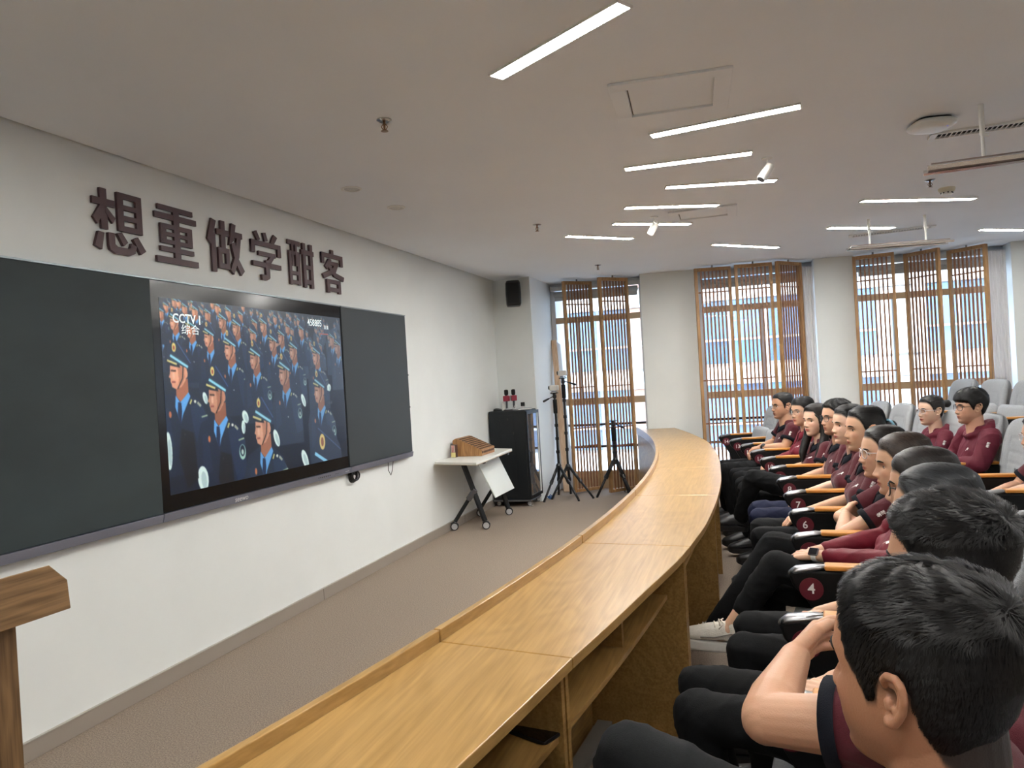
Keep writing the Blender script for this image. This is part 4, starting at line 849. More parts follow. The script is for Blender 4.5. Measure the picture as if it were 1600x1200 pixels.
def chair_parts(root, n=None, end=False):
    rot = Matrix.Rotation(-th_b, 4, 'Y')
    mb = MB(); mb.M = Matrix.Translation((-.375, 0, .34)) @ rot @ Matrix(((0, 1, 0, 0), (1, 0, 0, 0), (0, 0, 1, 0), (0, 0, 0, 1))); mb.add(BACK.v, BACK.f); mb.M = Matrix.Identity(4)
    mb.build('backrest', fab, root, smooth=True)
    mb = MB(); mb.M = Matrix.Translation((-.435, 0, .32)) @ rot; mb.bx((-.02, -.235, 0), (.0, .235, .60)); mb.M = Matrix.Identity(4); mb.build('back_shell', mat('shell_wood', (150, 104, 58), .5), root, bevel=.01)
def chair_seat(root, folded=False):
    mb = MB()
    if folded: mb.loft([(-.27, 0, .36, .035, .20), (-.28, 0, .40, .06, .245), (-.31, 0, .62, .062, .25), (-.33, 0, .76, .05, .235), (-.33, 0, .785, .03, .20)], 36, 4)
    else: mb.loft([(-.17, 0, .33, .18, .22), (-.17, 0, .35, .215, .25), (-.16, 0, .40, .235, .252), (-.16, 0, .425, .225, .245), (-.17, 0, .435, .18, .21)], 40, 4.5)
    mb.build('seat', fab, root, smooth=True)
    mb = MB(); mb.box((-.30, 0, .17), (.10, .20, .34)); mb.box((-.30, 0, .01), (.22, .26, .02)); mb.build('pedestal', arm_m, root, bevel=.006)
def chair_arm(root, side, num=None):
    y = side * (PITCH / 2)
    t = .052
    P = [(.065, .688), (.072, .665), (.060, .630), (.02, .585), (-.03, .50), (-.06, .40), (-.075, .12), (-.06, 0), (-.25, 0), (-.25, .40), (-.33, .52), (-.40, .60), (-.40, .688)]
    mb = MB(); mb.prism([(x, y - t / 2, z) for x, z in P], (0, t, 0)); a = mb.build('armrest', arm_m, root, bevel=.010, seg=3)
    mb = MB(); mb.prism([(-.05, y - .031, .690), (-.05, y + .031, .690), (-.40, y + .031, .690), (-.40, y - .031, .690)], (0, 0, .018)); mb.build('arm_pad', arm_wood, a, bevel=.005)
    mb = MB(); mb.capsule([(.058, y, .676), (.045, y, .684), (-.03, y, .696), (-.048, y, .698)], [.020, .024, .020, .014], 14, flat=(.62, 1.3), ups=(0, 0, 1)); mb.build('end_cap', mat('cap_chrome', (150, 150, 152), .28, 1.) if num is not None and num <= 9 else armcap, a, smooth=True)
    if num is not None:
        yb = y + t / 2
        mb = MB(); mb.cyl((-.002, yb - .004, .622), (-.002, yb + .0022, .622), .041, seg=36); mb.build('badge', badge_m, a)
        me = text_mesh(str(num), .052, .0006, .0006); me.transform(basis((-.002, yb + .0028, .622), (-1, 0, 0), (0, 0, 1), (0, 1, 0))); link('number', me, mat('number_white', (232, 228, 226), .5), a)
def seat_root(R, i, z, label, group):
    p = arc(R, phi_idx(i), z); return thing('auditorium_seat', label, 'seat', p.to_tuple(), PI + phi_idx(i), group)
seats1 = {}
OCC = {3: 'woman with black-framed glasses, armrest badge 3', 4: 'woman with white sneakers, armrest badge 4', 5: 'woman with clear glasses and folded arms', 6: 'woman with the red bracelet, armrest badge 6', 7: 'pale woman with tied hair', 8: 'man with dark-framed glasses, armrest badge 8', 9: 'woman with long loose hair, armrest badge 9', 10: 'woman with thin round glasses', 11: 'farthest seated man, armrest badge 11'}
words = {0: 'seat nearest the camera, under the man whose head fills the lower right corner', 1: 'seat under the spiky-haired man with folded arms', 2: 'seat with the bare silver arm tip at the elbow of the folded-arm man', 12: 'empty', 13: 'empty'}
for s in range(0, 14):
    if s in (12, 13): lab = ['empty grey front-row seat right beside the farthest seated man', 'empty grey front-row seat at the far end of the row, arm badge fourteen'][s - 12]
    elif s <= 2: lab = 'grey front-row ' + words[s]
    else: lab = 'grey front-row seat of the ' + OCC[s]
    r = seat_root(RA, s + .5, 0, lab, 'front row of auditorium seats'); chair_parts(r); chair_seat(r, s >= 12); chair_arm(r, 1, s)
    if s == 13: chair_arm(r, -1, None); 
    seats1[s] = r
e = seats1[13]; yb = PITCH / 2  # the far end arm carries number 14, seen past arm 13
me = text_mesh('14', .050, .0006, .0006); me.transform(basis((-.002, -yb + .026 + .0028, .622), (-1, 0, 0), (0, 0, 1), (0, 1, 0)))
a14 = [c for c in e.children if c.name.startswith('armrest')][-1]; link('number', me, MATS['number_white'], a14)
mb = MB(); mb.cyl((-.002, -yb + .022, .622), (-.002, -yb + .0282, .622), .041, seg=36); mb.build('badge', badge_m, a14)
row2 = [(4.52, 'second-row seat just outside the right edge'), (5.47, 'second-row seat at the lower right edge, behind the spiky-haired man'), (6.41, 'second-row seat behind the two dark-haired women, cut by the right edge'), (7.36, 'second-row seat of the reclining man cut by the right edge'),
        (8.30, 'empty second-row seat between the two seated men, its pale front in view'), (9.25, 'second-row seat behind the hooded man with glasses'), (10.2, 'second-row seat of the hooded woman with a hair bun'),
        (11.14, 'empty second-row seat left of the hooded woman, nearer of two pale backs'), (12.1, 'empty second-row seat left of the hooded woman, farther of two pale backs'), (13.05, 'empty second-row seat at the far end by the windows')]
for i, lab in row2:
    r = seat_root(RA + .98, i, 0, 'grey ' + lab, 'second row of auditorium seats'); chair_parts(r); chair_seat(r, 'empty' in lab and i > 9); chair_arm(r, 1)
row3 = [(10.77, 'third-row seat at the right edge, out of the picture'), (11.68, 'high third-row seat back at the right edge behind the seated man'), (12.59, 'high third-row seat back just right of the bespectacled man with a hood'), (13.5, 'third-row seat at the far end by the rightmost window')]
for i, lab in row3:
    r = seat_root(RA + 1.95, i, .17, 'grey ' + lab, 'third row of auditorium seats'); chair_parts(r); chair_seat(r, True); chair_arm(r, 1)
mb = MB(); arcslab(mb, RA + 1.62, RA + 3.6, 0, .17, phi_idx(4), phi_idx(14.2), 24); struct(mb.build('floor_3', carpet_m))
# ================================================================== PEOPLE
HT = [(.1205, -.012, -.028, .006), (.117, .022, -.052, .032), (.109, .044, -.073, .048), (.095, .064, -.089, .061), (.070, .079, -.098, .0705), (.045, .087, -.101, .0745), (.025, .0895, -.100, .0765), (.010, .0865, -.097, .0765), (-.005, .084, -.091, .0755),
      (-.030, .085, -.082, .0725), (-.050, .0855, -.068, .067), (-.066, .084, -.052, .061), (-.080, .0815, -.036, .053), (-.095, .083, -.016, .043), (-.106, .0785, .002, .032), (-.113, .066, .018, .021), (-.1165, .052, .032, .008)]
HT = np.array(HT)
def hint(z):
    zz = HT[::-1, 0]; return [np.interp(z, zz, HT[::-1, k]) for k in (1, 2, 3)]
def face_feat(y, z, P):
    g = lambda a, s: math.exp(-(a / s) ** 2)
    ay = abs(y); nl = P.get('nose', 1.)
    zt = [.024, .010, -.005, -.018, -.028, -.034, -.040, -.045, -.050]; nv = [0, .004, .010, .0165, .0215, .0225, .0165, .006, 0]
    n = np.interp(-z, [-a for a in zt], nv, left=0, right=0) * nl
    wz = np.interp(-z, [-.02, 0, .02, .036], [.0075, .0075, .0095, .0115])
    d = n * math.exp(-(ay / wz) ** 2)
    d += .0085 * g(ay - .0125, .0065) * g(z + .036, .0075)
    d -= .011 * g(ay - .031, .016) * g(z - .001, .0115)
    d += .0035 * g(ay - .028, .018) * g(z - .0215, .007)
    d += .0045 * g(ay - .044, .016) * g(z + .024, .018)
    d += .0060 * g(ay, .019) * g(z + .0595, .0042) * P.get('lips', 1.) + .0058 * g(ay, .017) * g(z + .0705, .0048) * P.get('lips', 1.)
    d -= .0040 * g(ay, .020) * g(z + .0650, .0022)
    d += .0030 * g(ay, .030) * g(z + .062, .018)
    d -= .0035 * g(ay, .018) * g(z + .0820, .005)
    d += .0050 * g(ay, .014) * g(z + .100, .010)
    d -= .0020 * g(ay - .0, .006) * g(z + .052, .005)
    return d
def head_pt(z, a, P, off=0.):
    xf, xb, w = hint(z); w = w * P.get('width', 1.)
    if z < -.03: w *= 1 + P.get('jaw', 0.) * min(1, (-.03 - z) / .05)
    xc = -.010; ca, sa = math.cos(a), math.sin(a)
    if ca >= 0: n = 2.35; x = xc + (xf - xc) * abs(ca) ** (2 / n)
    else: n = 2.15; x = xc - (xc - xb) * abs(ca) ** (2 / n)
    y = math.copysign(w * abs(sa) ** (2 / n), sa)
    if ca > 0: x += face_feat(y, z, P)
    return x, y, z
def surf_x(y, z, P):
    lo, hi = 0., PI / 2
    for _ in range(24):
        m = (lo + hi) / 2
        if head_pt(z, m, P)[1] < abs(y): lo = m
        else: hi = m
    return head_pt(z, lo, P)[0]
def head_grid(P, nz=90, na=120):
    t = np.linspace(0, 1, nz); zs = .1205 - (.1205 + .1165) * (t - .055 * np.sin(2 * PI * t) * 1.0)
    vs = []
    an = []
    for k in range(na):
        u = 2 * PI * k / na; an.append(u - .35 * math.sin(u))
    for z in zs:
        for a in an: vs.append(head_pt(z, a, P))
    fs = [(i * na + k, (i + 1) * na + k, (i + 1) * na + (k + 1) % na, i * na + (k + 1) % na) for i in range(nz - 1) for k in range(na)]
    fs.append(tuple(range(na - 1, -1, -1))[::-1]); fs.append(tuple((nz - 1) * na + k for k in range(na))[::-1])
    return vs, fs
def remesh(mb, voxel, smooth=2, fac=.5, adapt=0.):
    me = mb.mesh('tmp'); o = bpy.data.objects.new('tmp', me); COL.objects.link(o)
    b = bmesh.new(); b.from_mesh(me); bmesh.ops.recalc_face_normals(b, faces=b.faces); b.to_mesh(me); b.free()
    r = o.modifiers.new('r', 'REMESH'); r.mode = 'VOXEL'; r.voxel_size = voxel; r.adaptivity = adapt
    if smooth: s = o.modifiers.new('s', 'SMOOTH'); s.iterations = smooth; s.factor = fac
    dg = bpy.context.evaluated_depsgraph_get(); out = bpy.data.meshes.new_from_object(o.evaluated_get(dg)); bpy.data.objects.remove(o); bpy.data.meshes.remove(me)
    return out
def coords(me):
    a = np.empty(len(me.vertices) * 3, np.float32); me.vertices.foreach_get('co', a); return a.reshape(-1, 3)
def set_coords(me, a): me.vertices.foreach_set('co', a.astype(np.float32).ravel()); me.update()
def normals(me):
    a = np.empty(len(me.vertices) * 3, np.float32); me.vertex_normals.foreach_get('vector', a); return a.reshape(-1, 3)
def wrinkle(me, amp, freq, seed, amp2=0., freq2=60.):
    c = coords(me); n = normals(me); d = np.zeros(len(c)); o = seed * 3.7
    r = np.random.default_rng(seed)
    for k in range(7):
        v = r.normal(size=3); v /= np.linalg.norm(v); w = freq * (.6 + .9 * r.random())
        ph = c @ v * w + o + 1.4 * np.sin(c @ r.normal(size=3) * freq * .35 + k)
        s = np.sin(ph); d += (1 - np.abs(s)) ** 2.2 * (.6 + .4 * np.sin(c @ r.normal(size=3) * freq * .3))
    d = d / 7 - .25
    c = c + n * (d * amp * 3.2)[:, None]; set_coords(me, c)
HAIRC = {'black': (9, 8, 9), 'soft': (19, 15, 14), 'brown': (36, 27, 22), 'grey': (22, 24, 27)}  # grey: black hair with its sheen painted into the base colour
def hair_mat(kind, fine=False):
    nm = 'hair_' + kind + ('_strand' if fine else ''); c = HAIRC[kind]
    if fine: c = tuple(v * 1.35 + 2 for v in c)
    return mat(nm, c, .45, vary=.35, scale=60, stretch=(1, 1, 1), spec=.38)
SKIN = {'f': (208, 166, 138), 'm': (200, 156, 130), 't': (192, 148, 120), 'p': (216, 178, 154), 'd': (172, 124, 96)}  # tone d has the nearest man's shadow painted into his skin
def skin_mat():
    if 'skin' in MATS: return MATS['skin']
    m = mat('skin', (214, 170, 140), .5, attr='col', bump=.10, bscale=380, spec=.42)
    b = m.node_tree.nodes['Principled BSDF']; b.inputs['Subsurface Weight'].default_value = .12; b.inputs['Subsurface Radius'].default_value = (1, .35, .2); b.inputs['Subsurface Scale'].default_value = .008
    return m
polo_m = mat('polo_maroon', (78, 28, 37), .85, vary=.10, scale=300, bump=.25, bscale=700, sheen=.15, spec=.2)
jack_m = mat('jacket_crimson', (106, 14, 34), .6, vary=.06, scale=60, bump=.12, bscale=300, spec=.35)
jack2_m = mat('jacket_wine', (92, 24, 42), .7, vary=.06, scale=60, bump=.12, bscale=300, spec=.3)
navy_m = mat('navy_knit', (18, 21, 30), .85, bump=.3, bscale=600, spec=.2)
pant_m = mat('black_trousers', (13, 14, 16), .85, vary=.12, scale=200, bump=.2, bscale=500, spec=.2)
pantn_m = mat('navy_trousers', (22, 27, 50), .8, vary=.1, scale=200, bump=.2, bscale=500, spec=.2)
white_logo = mat('white_embroidery', (226, 222, 220), .7)
lens_m = glassmat('spectacle_lens', (.96, .97, .98), .10, .02)

def hand(mb, W, D, N, T, curl=(.35, .45, .3), s=1., spread=1., thumb_in=.25, tilt=0.):
    """W wrist, D towards the fingers, N out of the back of the hand, T towards the thumb"""
    W = Vector(W); D = Vector(D).normalized(); N = Vector(N); N = (N - D * N.dot(D)).normalized(); T = Vector(T); T = (T - D * T.dot(D) - N * T.dot(N)).normalized()
    mb.capsule([W - D * .025 * s, W + D * .02 * s], [.024 * s, .024 * s], 14, flat=(.72, 1.1), ups=N)
    offs = [.029, .010, -.010, -.028]; ml = [.086, .090, .085, .076]; fl = [.96, 1.06, 1.0, .80]
    for k in range(4):
        a = W + D * .005 * s + T * offs[k] * .62 * s; b = W + D * ml[k] * s + T * offs[k] * spread * s - N * (.003 * abs(k - 1.3)) * s
        mb.capsule([a, b], [.0140 * s, .0125 * s], 12)
        p = b; d = (D + T * offs[k] * 3.2 * (spread - .75)).normalized(); L3 = (.043, .027, .021); ang = 0
        pts = [p]; cr = curl[k] if hasattr(curl[0], '__len__') else curl
        for j in range(3):
            ang = cr[j]; d = (d * math.cos(ang) - N_of(d, N, T) * math.sin(ang)).normalized(); p = p + d * L3[j] * fl[k] * s; pts.append(p)
        mb.capsule(pts, [.0098 * s, .0088 * s, .0080 * s, .0066 * s], 12)
    mb.ell(W + D * .045 * s, (.012 * s, .012 * s, .012 * s))
    a = W + D * .018 * s + T * .016 * s - N * .004 * s
    d1 = (D * .72 + T * .62 - N * .28).normalized(); b = a + d1 * .044 * s; d2 = (D * .92 + T * (.38 - thumb_in) - N * .25).normalized(); c = b + d2 * .032 * s; d3 = (D * .95 + T * (.12 - thumb_in * 1.3) - N * .22).normalized(); e_ = c + d3 * .024 * s
    mb.capsule([a, b, c, e_], [.0150 * s, .0125 * s, .0105 * s, .0085 * s], 12)
def N_of(d, N, T):
    """finger-bending normal: perpendicular to the finger within the hand's bending plane"""
    n = T.cross(d); 
    if n.dot(N) < 0: n = -n
    return n.normalized()

def make_hair(P, style, H, root, kind, seed, S=1.0, density=1.0, strand_w=.0011):
    """cap shell plus strands plus bun / lengths; H: head matrix (head space to person space)"""
    rg = np.random.default_rng(seed); hm = hair_mat(kind)
    T = dict(short=.011, crew=.007, spiky=.012, mop=.018, back=.0065, long=.010, part=.009)[style]; T = P.get('hairT', T)
    def hairline(x, y, z):
        """positive where hair grows"""
        fr = P.get('hairline', .070)
        if style in ('short', 'crew', 'spiky', 'mop'):
            zl = np.interp(x, [-.12, -.075, -.045, -.030, -.022, .006, .014, .022, .034, .050, .066, .1], [-.085, -.082, -.070, -.030, .012, .016, -.024, -.020, .030, .052, fr, fr])
            if P.get('temple'): zl = np.interp(x, [-.12, -.075, -.045, -.030, -.022, .006, .012, .024, .032, .044, .052, .062, .1], [-.085, -.082, -.070, -.030, .012, .016, -.018, -.022, -.002, .012, .038, fr, fr])
            if style == 'mop': zl = np.interp(x, [-.12, -.075, -.045, -.030, -.022, .006, .016, .030, .045, .066, .1], [-.075, -.070, -.055, -.018, .014, .014, -.020, .000, .030, .034, .036])
        else:
            zl = np.interp(x, [-.12, -.075, -.045, -.030, -.022, .006, .016, .030, .045, .062, .1], [-.080, -.075, -.055, -.030, .008, .010, -.012, .022, .050, fr - .006, fr])
            if style == 'part': zl = zl + (-.012 if x > .02 else 0)
            if style == 'long': zl = np.interp(x, [-.12, -.02, .012, .030, .045, .060, .1], [-.115, -.115, -.10, -.02, .035, fr - .004, fr])
        return z - zl
    def thick(x, y, z):
        m = hairline(x, y, z); k = min(1, max(0, (m + .001) / (.030 if x > .03 and style in ('back', 'part', 'long') else .016))); k = k * k * (3 - 2 * k)
        t = T
        if style in ('short', 'spiky', 'crew'): t = T * (.30 + .70 * min(1, max(0, (z - .0) / .08)))
        if style == 'mop': t = T * (.45 + .55 * min(1, max(0, (z + .02) / .06)))
        if style in ('back', 'part', 'long'): t = T * (.8 + .4 * min(1, max(0, z / .1)))
        if x > .045 and style in ('short', 'spiky', 'mop'): t *= 1.0
        th_ = P.get('thin')
        if th_: t -= .004 * math.exp(-(((x + .035) / .035) ** 2 + (y / .04) ** 2)) if z > .07 else 0
        return -.0035 + (t + .0035) * k, k
    nz, na = 64, 88; vs = []; ks = []
    zs = np.linspace(.1205, -.114, nz)
    Pf = dict(P)
    for i, z in enumerate(zs):
        for k in range(na):
            a = 2 * PI * k / na; x, y, z_ = head_pt(z, a, Pf)
            if math.cos(a) > 0: x -= face_feat(y, z, P) * .6
            # outward direction from the axis
            n = Vector((x + .012, y, max(0, z - .02) * 1.25 if z > .02 else 0)); n.z += .15 * (z > .10); n = n.normalized() if n.length > 1e-5 else Vector((0, 0, 1))
            t, kk = thick(x, y, z); t += rg.normal() * .0004 * kk
            if style in ('spiky', 'short', 'mop') and kk > .5: t += .0022 * math.sin(a * 9 + z * 80 + seed) * (.3 + (z > .06))
            vs.append(Vector((x, y, z_)) + n * t); ks.append(kk)
    fs = [(i * na + k, (i + 1) * na + k, (i + 1) * na + (k + 1) % na, i * na + (k + 1) % na) for i in range(nz - 1) for k in range(na)]
    fs = [f for f in fs if max(ks[q] for q in f) > 0.0]
    topc = len(vs); vs.append(sum((vs[k] for k in range(na)), Vector()) / na + Vector((0, 0, .001))); ks.append(1.); fs += [(topc, k, (k + 1) % na) for k in range(na)]
    mb = MB(); mb.add([H @ v for v in vs], fs)
    bv = BVHTree.FromPolygons(vs, fs)
    # extra volumes
    ex = MB(); EX = []
    bun = P.get('bun')
    if bun:
        bx_, by_, bz_, br = bun
        ex.ell((bx_, by_, bz_), (br, br * 1.05, br), 24, 16); ex.ell((bx_ * .55 - .03, by_, bz_ * .8), (.030, br * .7, .022))
        EX.append(('bun', (bx_, by_, bz_, br)))
    if P.get('tail'):
        pts = [Vector(p) for p in P['tail']]; ex.capsule(pts, [.020, .028, .026, .020, .008][:len(pts)] if len(pts) == 5 else .02, 14, flat=(1, 1.2))
    if style == 'long':
        for s in (-1, 1):
            drop = P.get('drop', .20)
            ex.capsule([(.012, s * .060, .06), (.012, s * .078, .0), (.004, s * .084, -.06), (.004, s * .088, -.12), (.03, s * .092, -.18), (.07, s * .084, -.13 - drop * .75), (.088, s * .064, -.14 - drop)], [.016, .022, .030, .036, .037, .030, .010], 18, flat=(1, .8), ups=(1, 0, 0))
            ex.capsule([(.06, s * .045, .055), (.035, s * .072, .03), (.012, s * .080, -.02)], [.006, .012, .014], 12)
        ex.capsule([(-.06, 0, .02), (-.085, 0, -.06), (-.09, 0, -.14), (-.085, 0, -.24)], [.055, .055, .05, .03], 18, flat=(.6, 1.25), ups=(1, 0, 0))
    if ex.v:
        v0 = [H @ Vector(v) for v in ex.v]
        e2 = MB(); e2.v = [tuple(v) for v in v0]; e2.f = ex.f; e2.mi = ex.mi
        me = remesh(e2, .0055 * S, 4); wrinkle(me, .0012, 150, seed)
        cc = coords(me); o = len(mb.v); mb.v.extend([tuple(c) for c in cc]); pf = [tuple(v + o for v in p.vertices) for p in me.polygons]; mb.f.extend(pf); mb.mi.extend([0] * len(pf)); bpy.data.meshes.remove(me)
    me = mb.mesh('hair'); hob = link('hair', me, hm, root, smooth=True)
    # strands
    nst = int({'short': 2600, 'crew': 2000, 'spiky': 3200, 'mop': 2600, 'back': 1500, 'long': 1800, 'part': 1700}[style] * density)
    good = [i for i, k in enumerate(ks[:nz * na]) if k > .15]
    SV = []; SF = []
    bunp = Vector(bun[:3]) if bun else Vector((-.10, 0, -.01))
    crown = Vector((-.055, 0.012, .105))
    for q in range(nst):
        i = good[rg.integers(len(good))]; p = vs[i] + Vector(rg.normal(size=3) * .0022)
        nsg = 6 if style in ('back', 'long', 'part') else 4
        L = {'short': .0075, 'crew': .0035, 'spiky': .0085, 'mop': .012, 'back': .011, 'long': .013, 'part': .012}[style] * (.7 + .6 * rg.random())
        side_short = style in ('short', 'spiky', 'crew') and p.z < .045
        if side_short: L *= .4
        jit = Vector(rg.normal(size=3) * (.30 if style in ('spiky',) else .16))
        pts = []; 
        for k in range(nsg):
            hit = bv.find_nearest(p)
            if hit[0] is None: break
            n = (hit[0] - Vector((-.01, 0, .02))).normalized()
            lift = .0006
            if style in ('short', 'spiky', 'mop'): lift = (.0008 + k * (.0032 if style == 'spiky' else .0014) * (1 if p.z > .05 else .3))
            pp = hit[0] + n * lift; pts.append((pp, n))
            if style in ('short', 'crew', 'spiky', 'mop'):
                d = (p - crown); d = d + Vector((.05 if p.z > .06 else 0.0, 0, -.05 if p.z < .07 else 0)); d = d.normalized() + jit
            elif style == 'long':
                d = Vector((-.25 if p.x > .03 else -.05, math.copysign(.8 if p.z > .06 else .15, p.y), -1.0 if p.z < .09 else -.35)) + jit * .4
            elif style == 'part':
                d = (bunp - p).normalized() * .9 + Vector((-.1, math.copysign(.5 if p.z > .07 else .1, p.y), -.25)) + jit * .35
            else: d = (bunp - p).normalized() + Vector((0, 0, -.12)) + jit * .25
            d = d - n * d.dot(n); d = d.normalized() if d.length > 1e-6 else Vector((0, 0, -1)); p = hit[0] + d * L
        m = len(pts)
        if m < 3: continue
        o = len(SV); w = strand_w * (.6 + .8 * rg.random())
        for k, (pp, n) in enumerate(pts):
            t = (pts[min(k + 1, m - 1)][0] - pts[max(k - 1, 0)][0]); sd = t.cross(n); sd = sd.normalized() if sd.length > 1e-9 else Vector((0, 1, 0)); ww = w * (1 - (k / (m - 1)) ** 2 * .85)
            SV.append(H @ (pp + sd * ww)); SV.append(H @ (pp - sd * ww))
        for k in range(m - 1): SF.append((o + 2 * k, o + 2 * k + 1, o + 2 * k + 3, o + 2 * k + 2))
    me = bpy.data.meshes.new('strands'); me.from_pydata([tuple(v) for v in SV], [], SF); so = link('strands', me, hair_mat(kind, True), hob, smooth=True); so['kind'] = 'stuff'
    return hob, hairline

def make_ear(mb, side, H, big=1.):
    """outer ear: helix rim, antihelix, lobe and back plate, in head space"""
    def E(u, v, w): return H @ Vector((-.012 - u, side * (.0745 + w), -.004 + v))
    k = big
    rim = [(-.012, .012, .002), (-.013, .022, .006), (-.004, .031, .012), (.008, .032, .016), (.016, .024, .018), (.018, .010, .018), (.014, -.006, .015), (.006, -.018, .011), (-.002, -.027, .008), (-.010, -.029, .005), (-.013, -.022, .002)]
    mb.tube([E(u * k, v * k, w) for u, v, w in rim], [.0035, .0042, .0045, .0046, .0045, .0043, .0042, .0044, .0052, .0052, .004], 10)
    mb.tube([E(u * k, v * k, w) for u, v, w in [(-.004, .018, .006), (.006, .018, .009), (.009, .008, .010), (.006, -.006, .009), (-.002, -.014, .006)]], .0032, 8)
    mb.capsule([E(-.009 * k, -.002, .005), E(-.008 * k, -.008, .006)], [.0045, .004], 8)
    plate = [(-.010, .014), (.0, .026), (.010, .024), (.013, .008), (.009, -.008), (.0, -.022), (-.008, -.020)]
    n = len(plate); vs = [E(u * k, v * k, .0005) for u, v in plate] + [E(u * k, v * k, .0005 + (.009 if u > 0 else .003)) for u, v in plate]
    mb.add(vs, [tuple(range(n)), tuple(range(2 * n - 1, n - 1, -1))] + [(i, (i + 1) % n, n + (i + 1) % n, n + i) for i in range(n)])

def decal(root_parent, target_bv, shapes, o, u, v, n, m, name, size):
    """flat embroidered shape laid onto a garment by casting along -n"""
    o, u, v, n = Vector(o), Vector(u).normalized(), Vector(v).normalized(), Vector(n).normalized()
    vs = []
    for p in shapes.vertices:
        q = o + u * p.co.x * size + v * p.co.y * size + n * .25
        h = target_bv.ray_cast(q, -n, .6)
        vs.append((h[0] + n * .0025) if h[0] is not None else (q - n * .25))
    me = bpy.data.meshes.new(name); me.from_pydata([tuple(p) for p in vs], [], [tuple(p.vertices) for p in shapes.polygons]); return link(name, me, m, root_parent)
_b = bmesh.new(); 
def bird_mesh():
    """small stylised flying mark: a curved body with two raised tips"""
    pts = [(-.5, -.35), (-.2, .15), (.05, .35), (.1, .5), (.3, .38), (.5, .42), (.32, .15), (.35, -.1), (.15, .0), (-.05, .05), (-.25, -.2)]
    b = bmesh.new(); vv_ = [b.verts.new((x, y, 0)) for x, y in pts]; b.faces.new(vv_); bmesh.ops.triangulate(b, faces=b.faces); bmesh.ops.subdivide_edges(b, edges=b.edges, cuts=1); me = bpy.data.meshes.new('mark'); b.to_mesh(me); b.free(); return me
BIRD = bird_mesh(); SLV = text_mesh('酣\n客', 1.0, 0, .02, res=1)

def glasses(H, P, root, kind, seed):
    mcol = {'clear': mat('clear_frame', (214, 206, 206), .2, spec=.8), 'black': mat('black_frame', (18, 18, 20), .25), 'wire': mat('wire_frame', (150, 140, 136), .25, .8), 'dark': mat('dark_frame', (52, 46, 48), .3, .4)}[kind]
    wr = {'clear': .0017, 'black': .0022, 'wire': .0009, 'dark': .0013}[kind]
    mb = MB(); lens = []
    for s in (-1, 1):
        c = Vector((.0905, s * .033, .000)); pts = []
        for k in range(25):
            a = 2 * PI * k / 24; e = 2 / 3.2; ca, sa = math.cos(a), math.sin(a)
            pts.append(H @ (c + Vector((-.006 * abs(ca) ** 2 if ca * s > 0 else 0, .0255 * math.copysign(abs(ca) ** e, ca), .0195 * math.copysign(abs(sa) ** e, sa)))))
        mb.tube(pts, wr, 8, False); lens.append(pts)
        hx = .0845
        mb.tube([H @ Vector((hx, s * .0585, .008)), H @ Vector((.070, s * .0725, .008)), H @ Vector((.02, s * .0795, .008)), H @ Vector((-.012, s * .081, .009)), H @ Vector((-.034, s * .078, -.010))], wr * 1.05, 8)
    mb.tube([H @ Vector((.0905, -.0085, .004)), H @ Vector((.096, -.004, .007)), H @ Vector((.096, .004, .007)), H @ Vector((.0905, .0085, .004))], wr, 8)
    g = mb.build('glasses', mcol, root, smooth=True)
    for pts in lens:
        mb = MB(); mb.add(pts[:-1], [tuple(range(24))]); mb.build('lens', lens_m, g, fix=False)
    return g
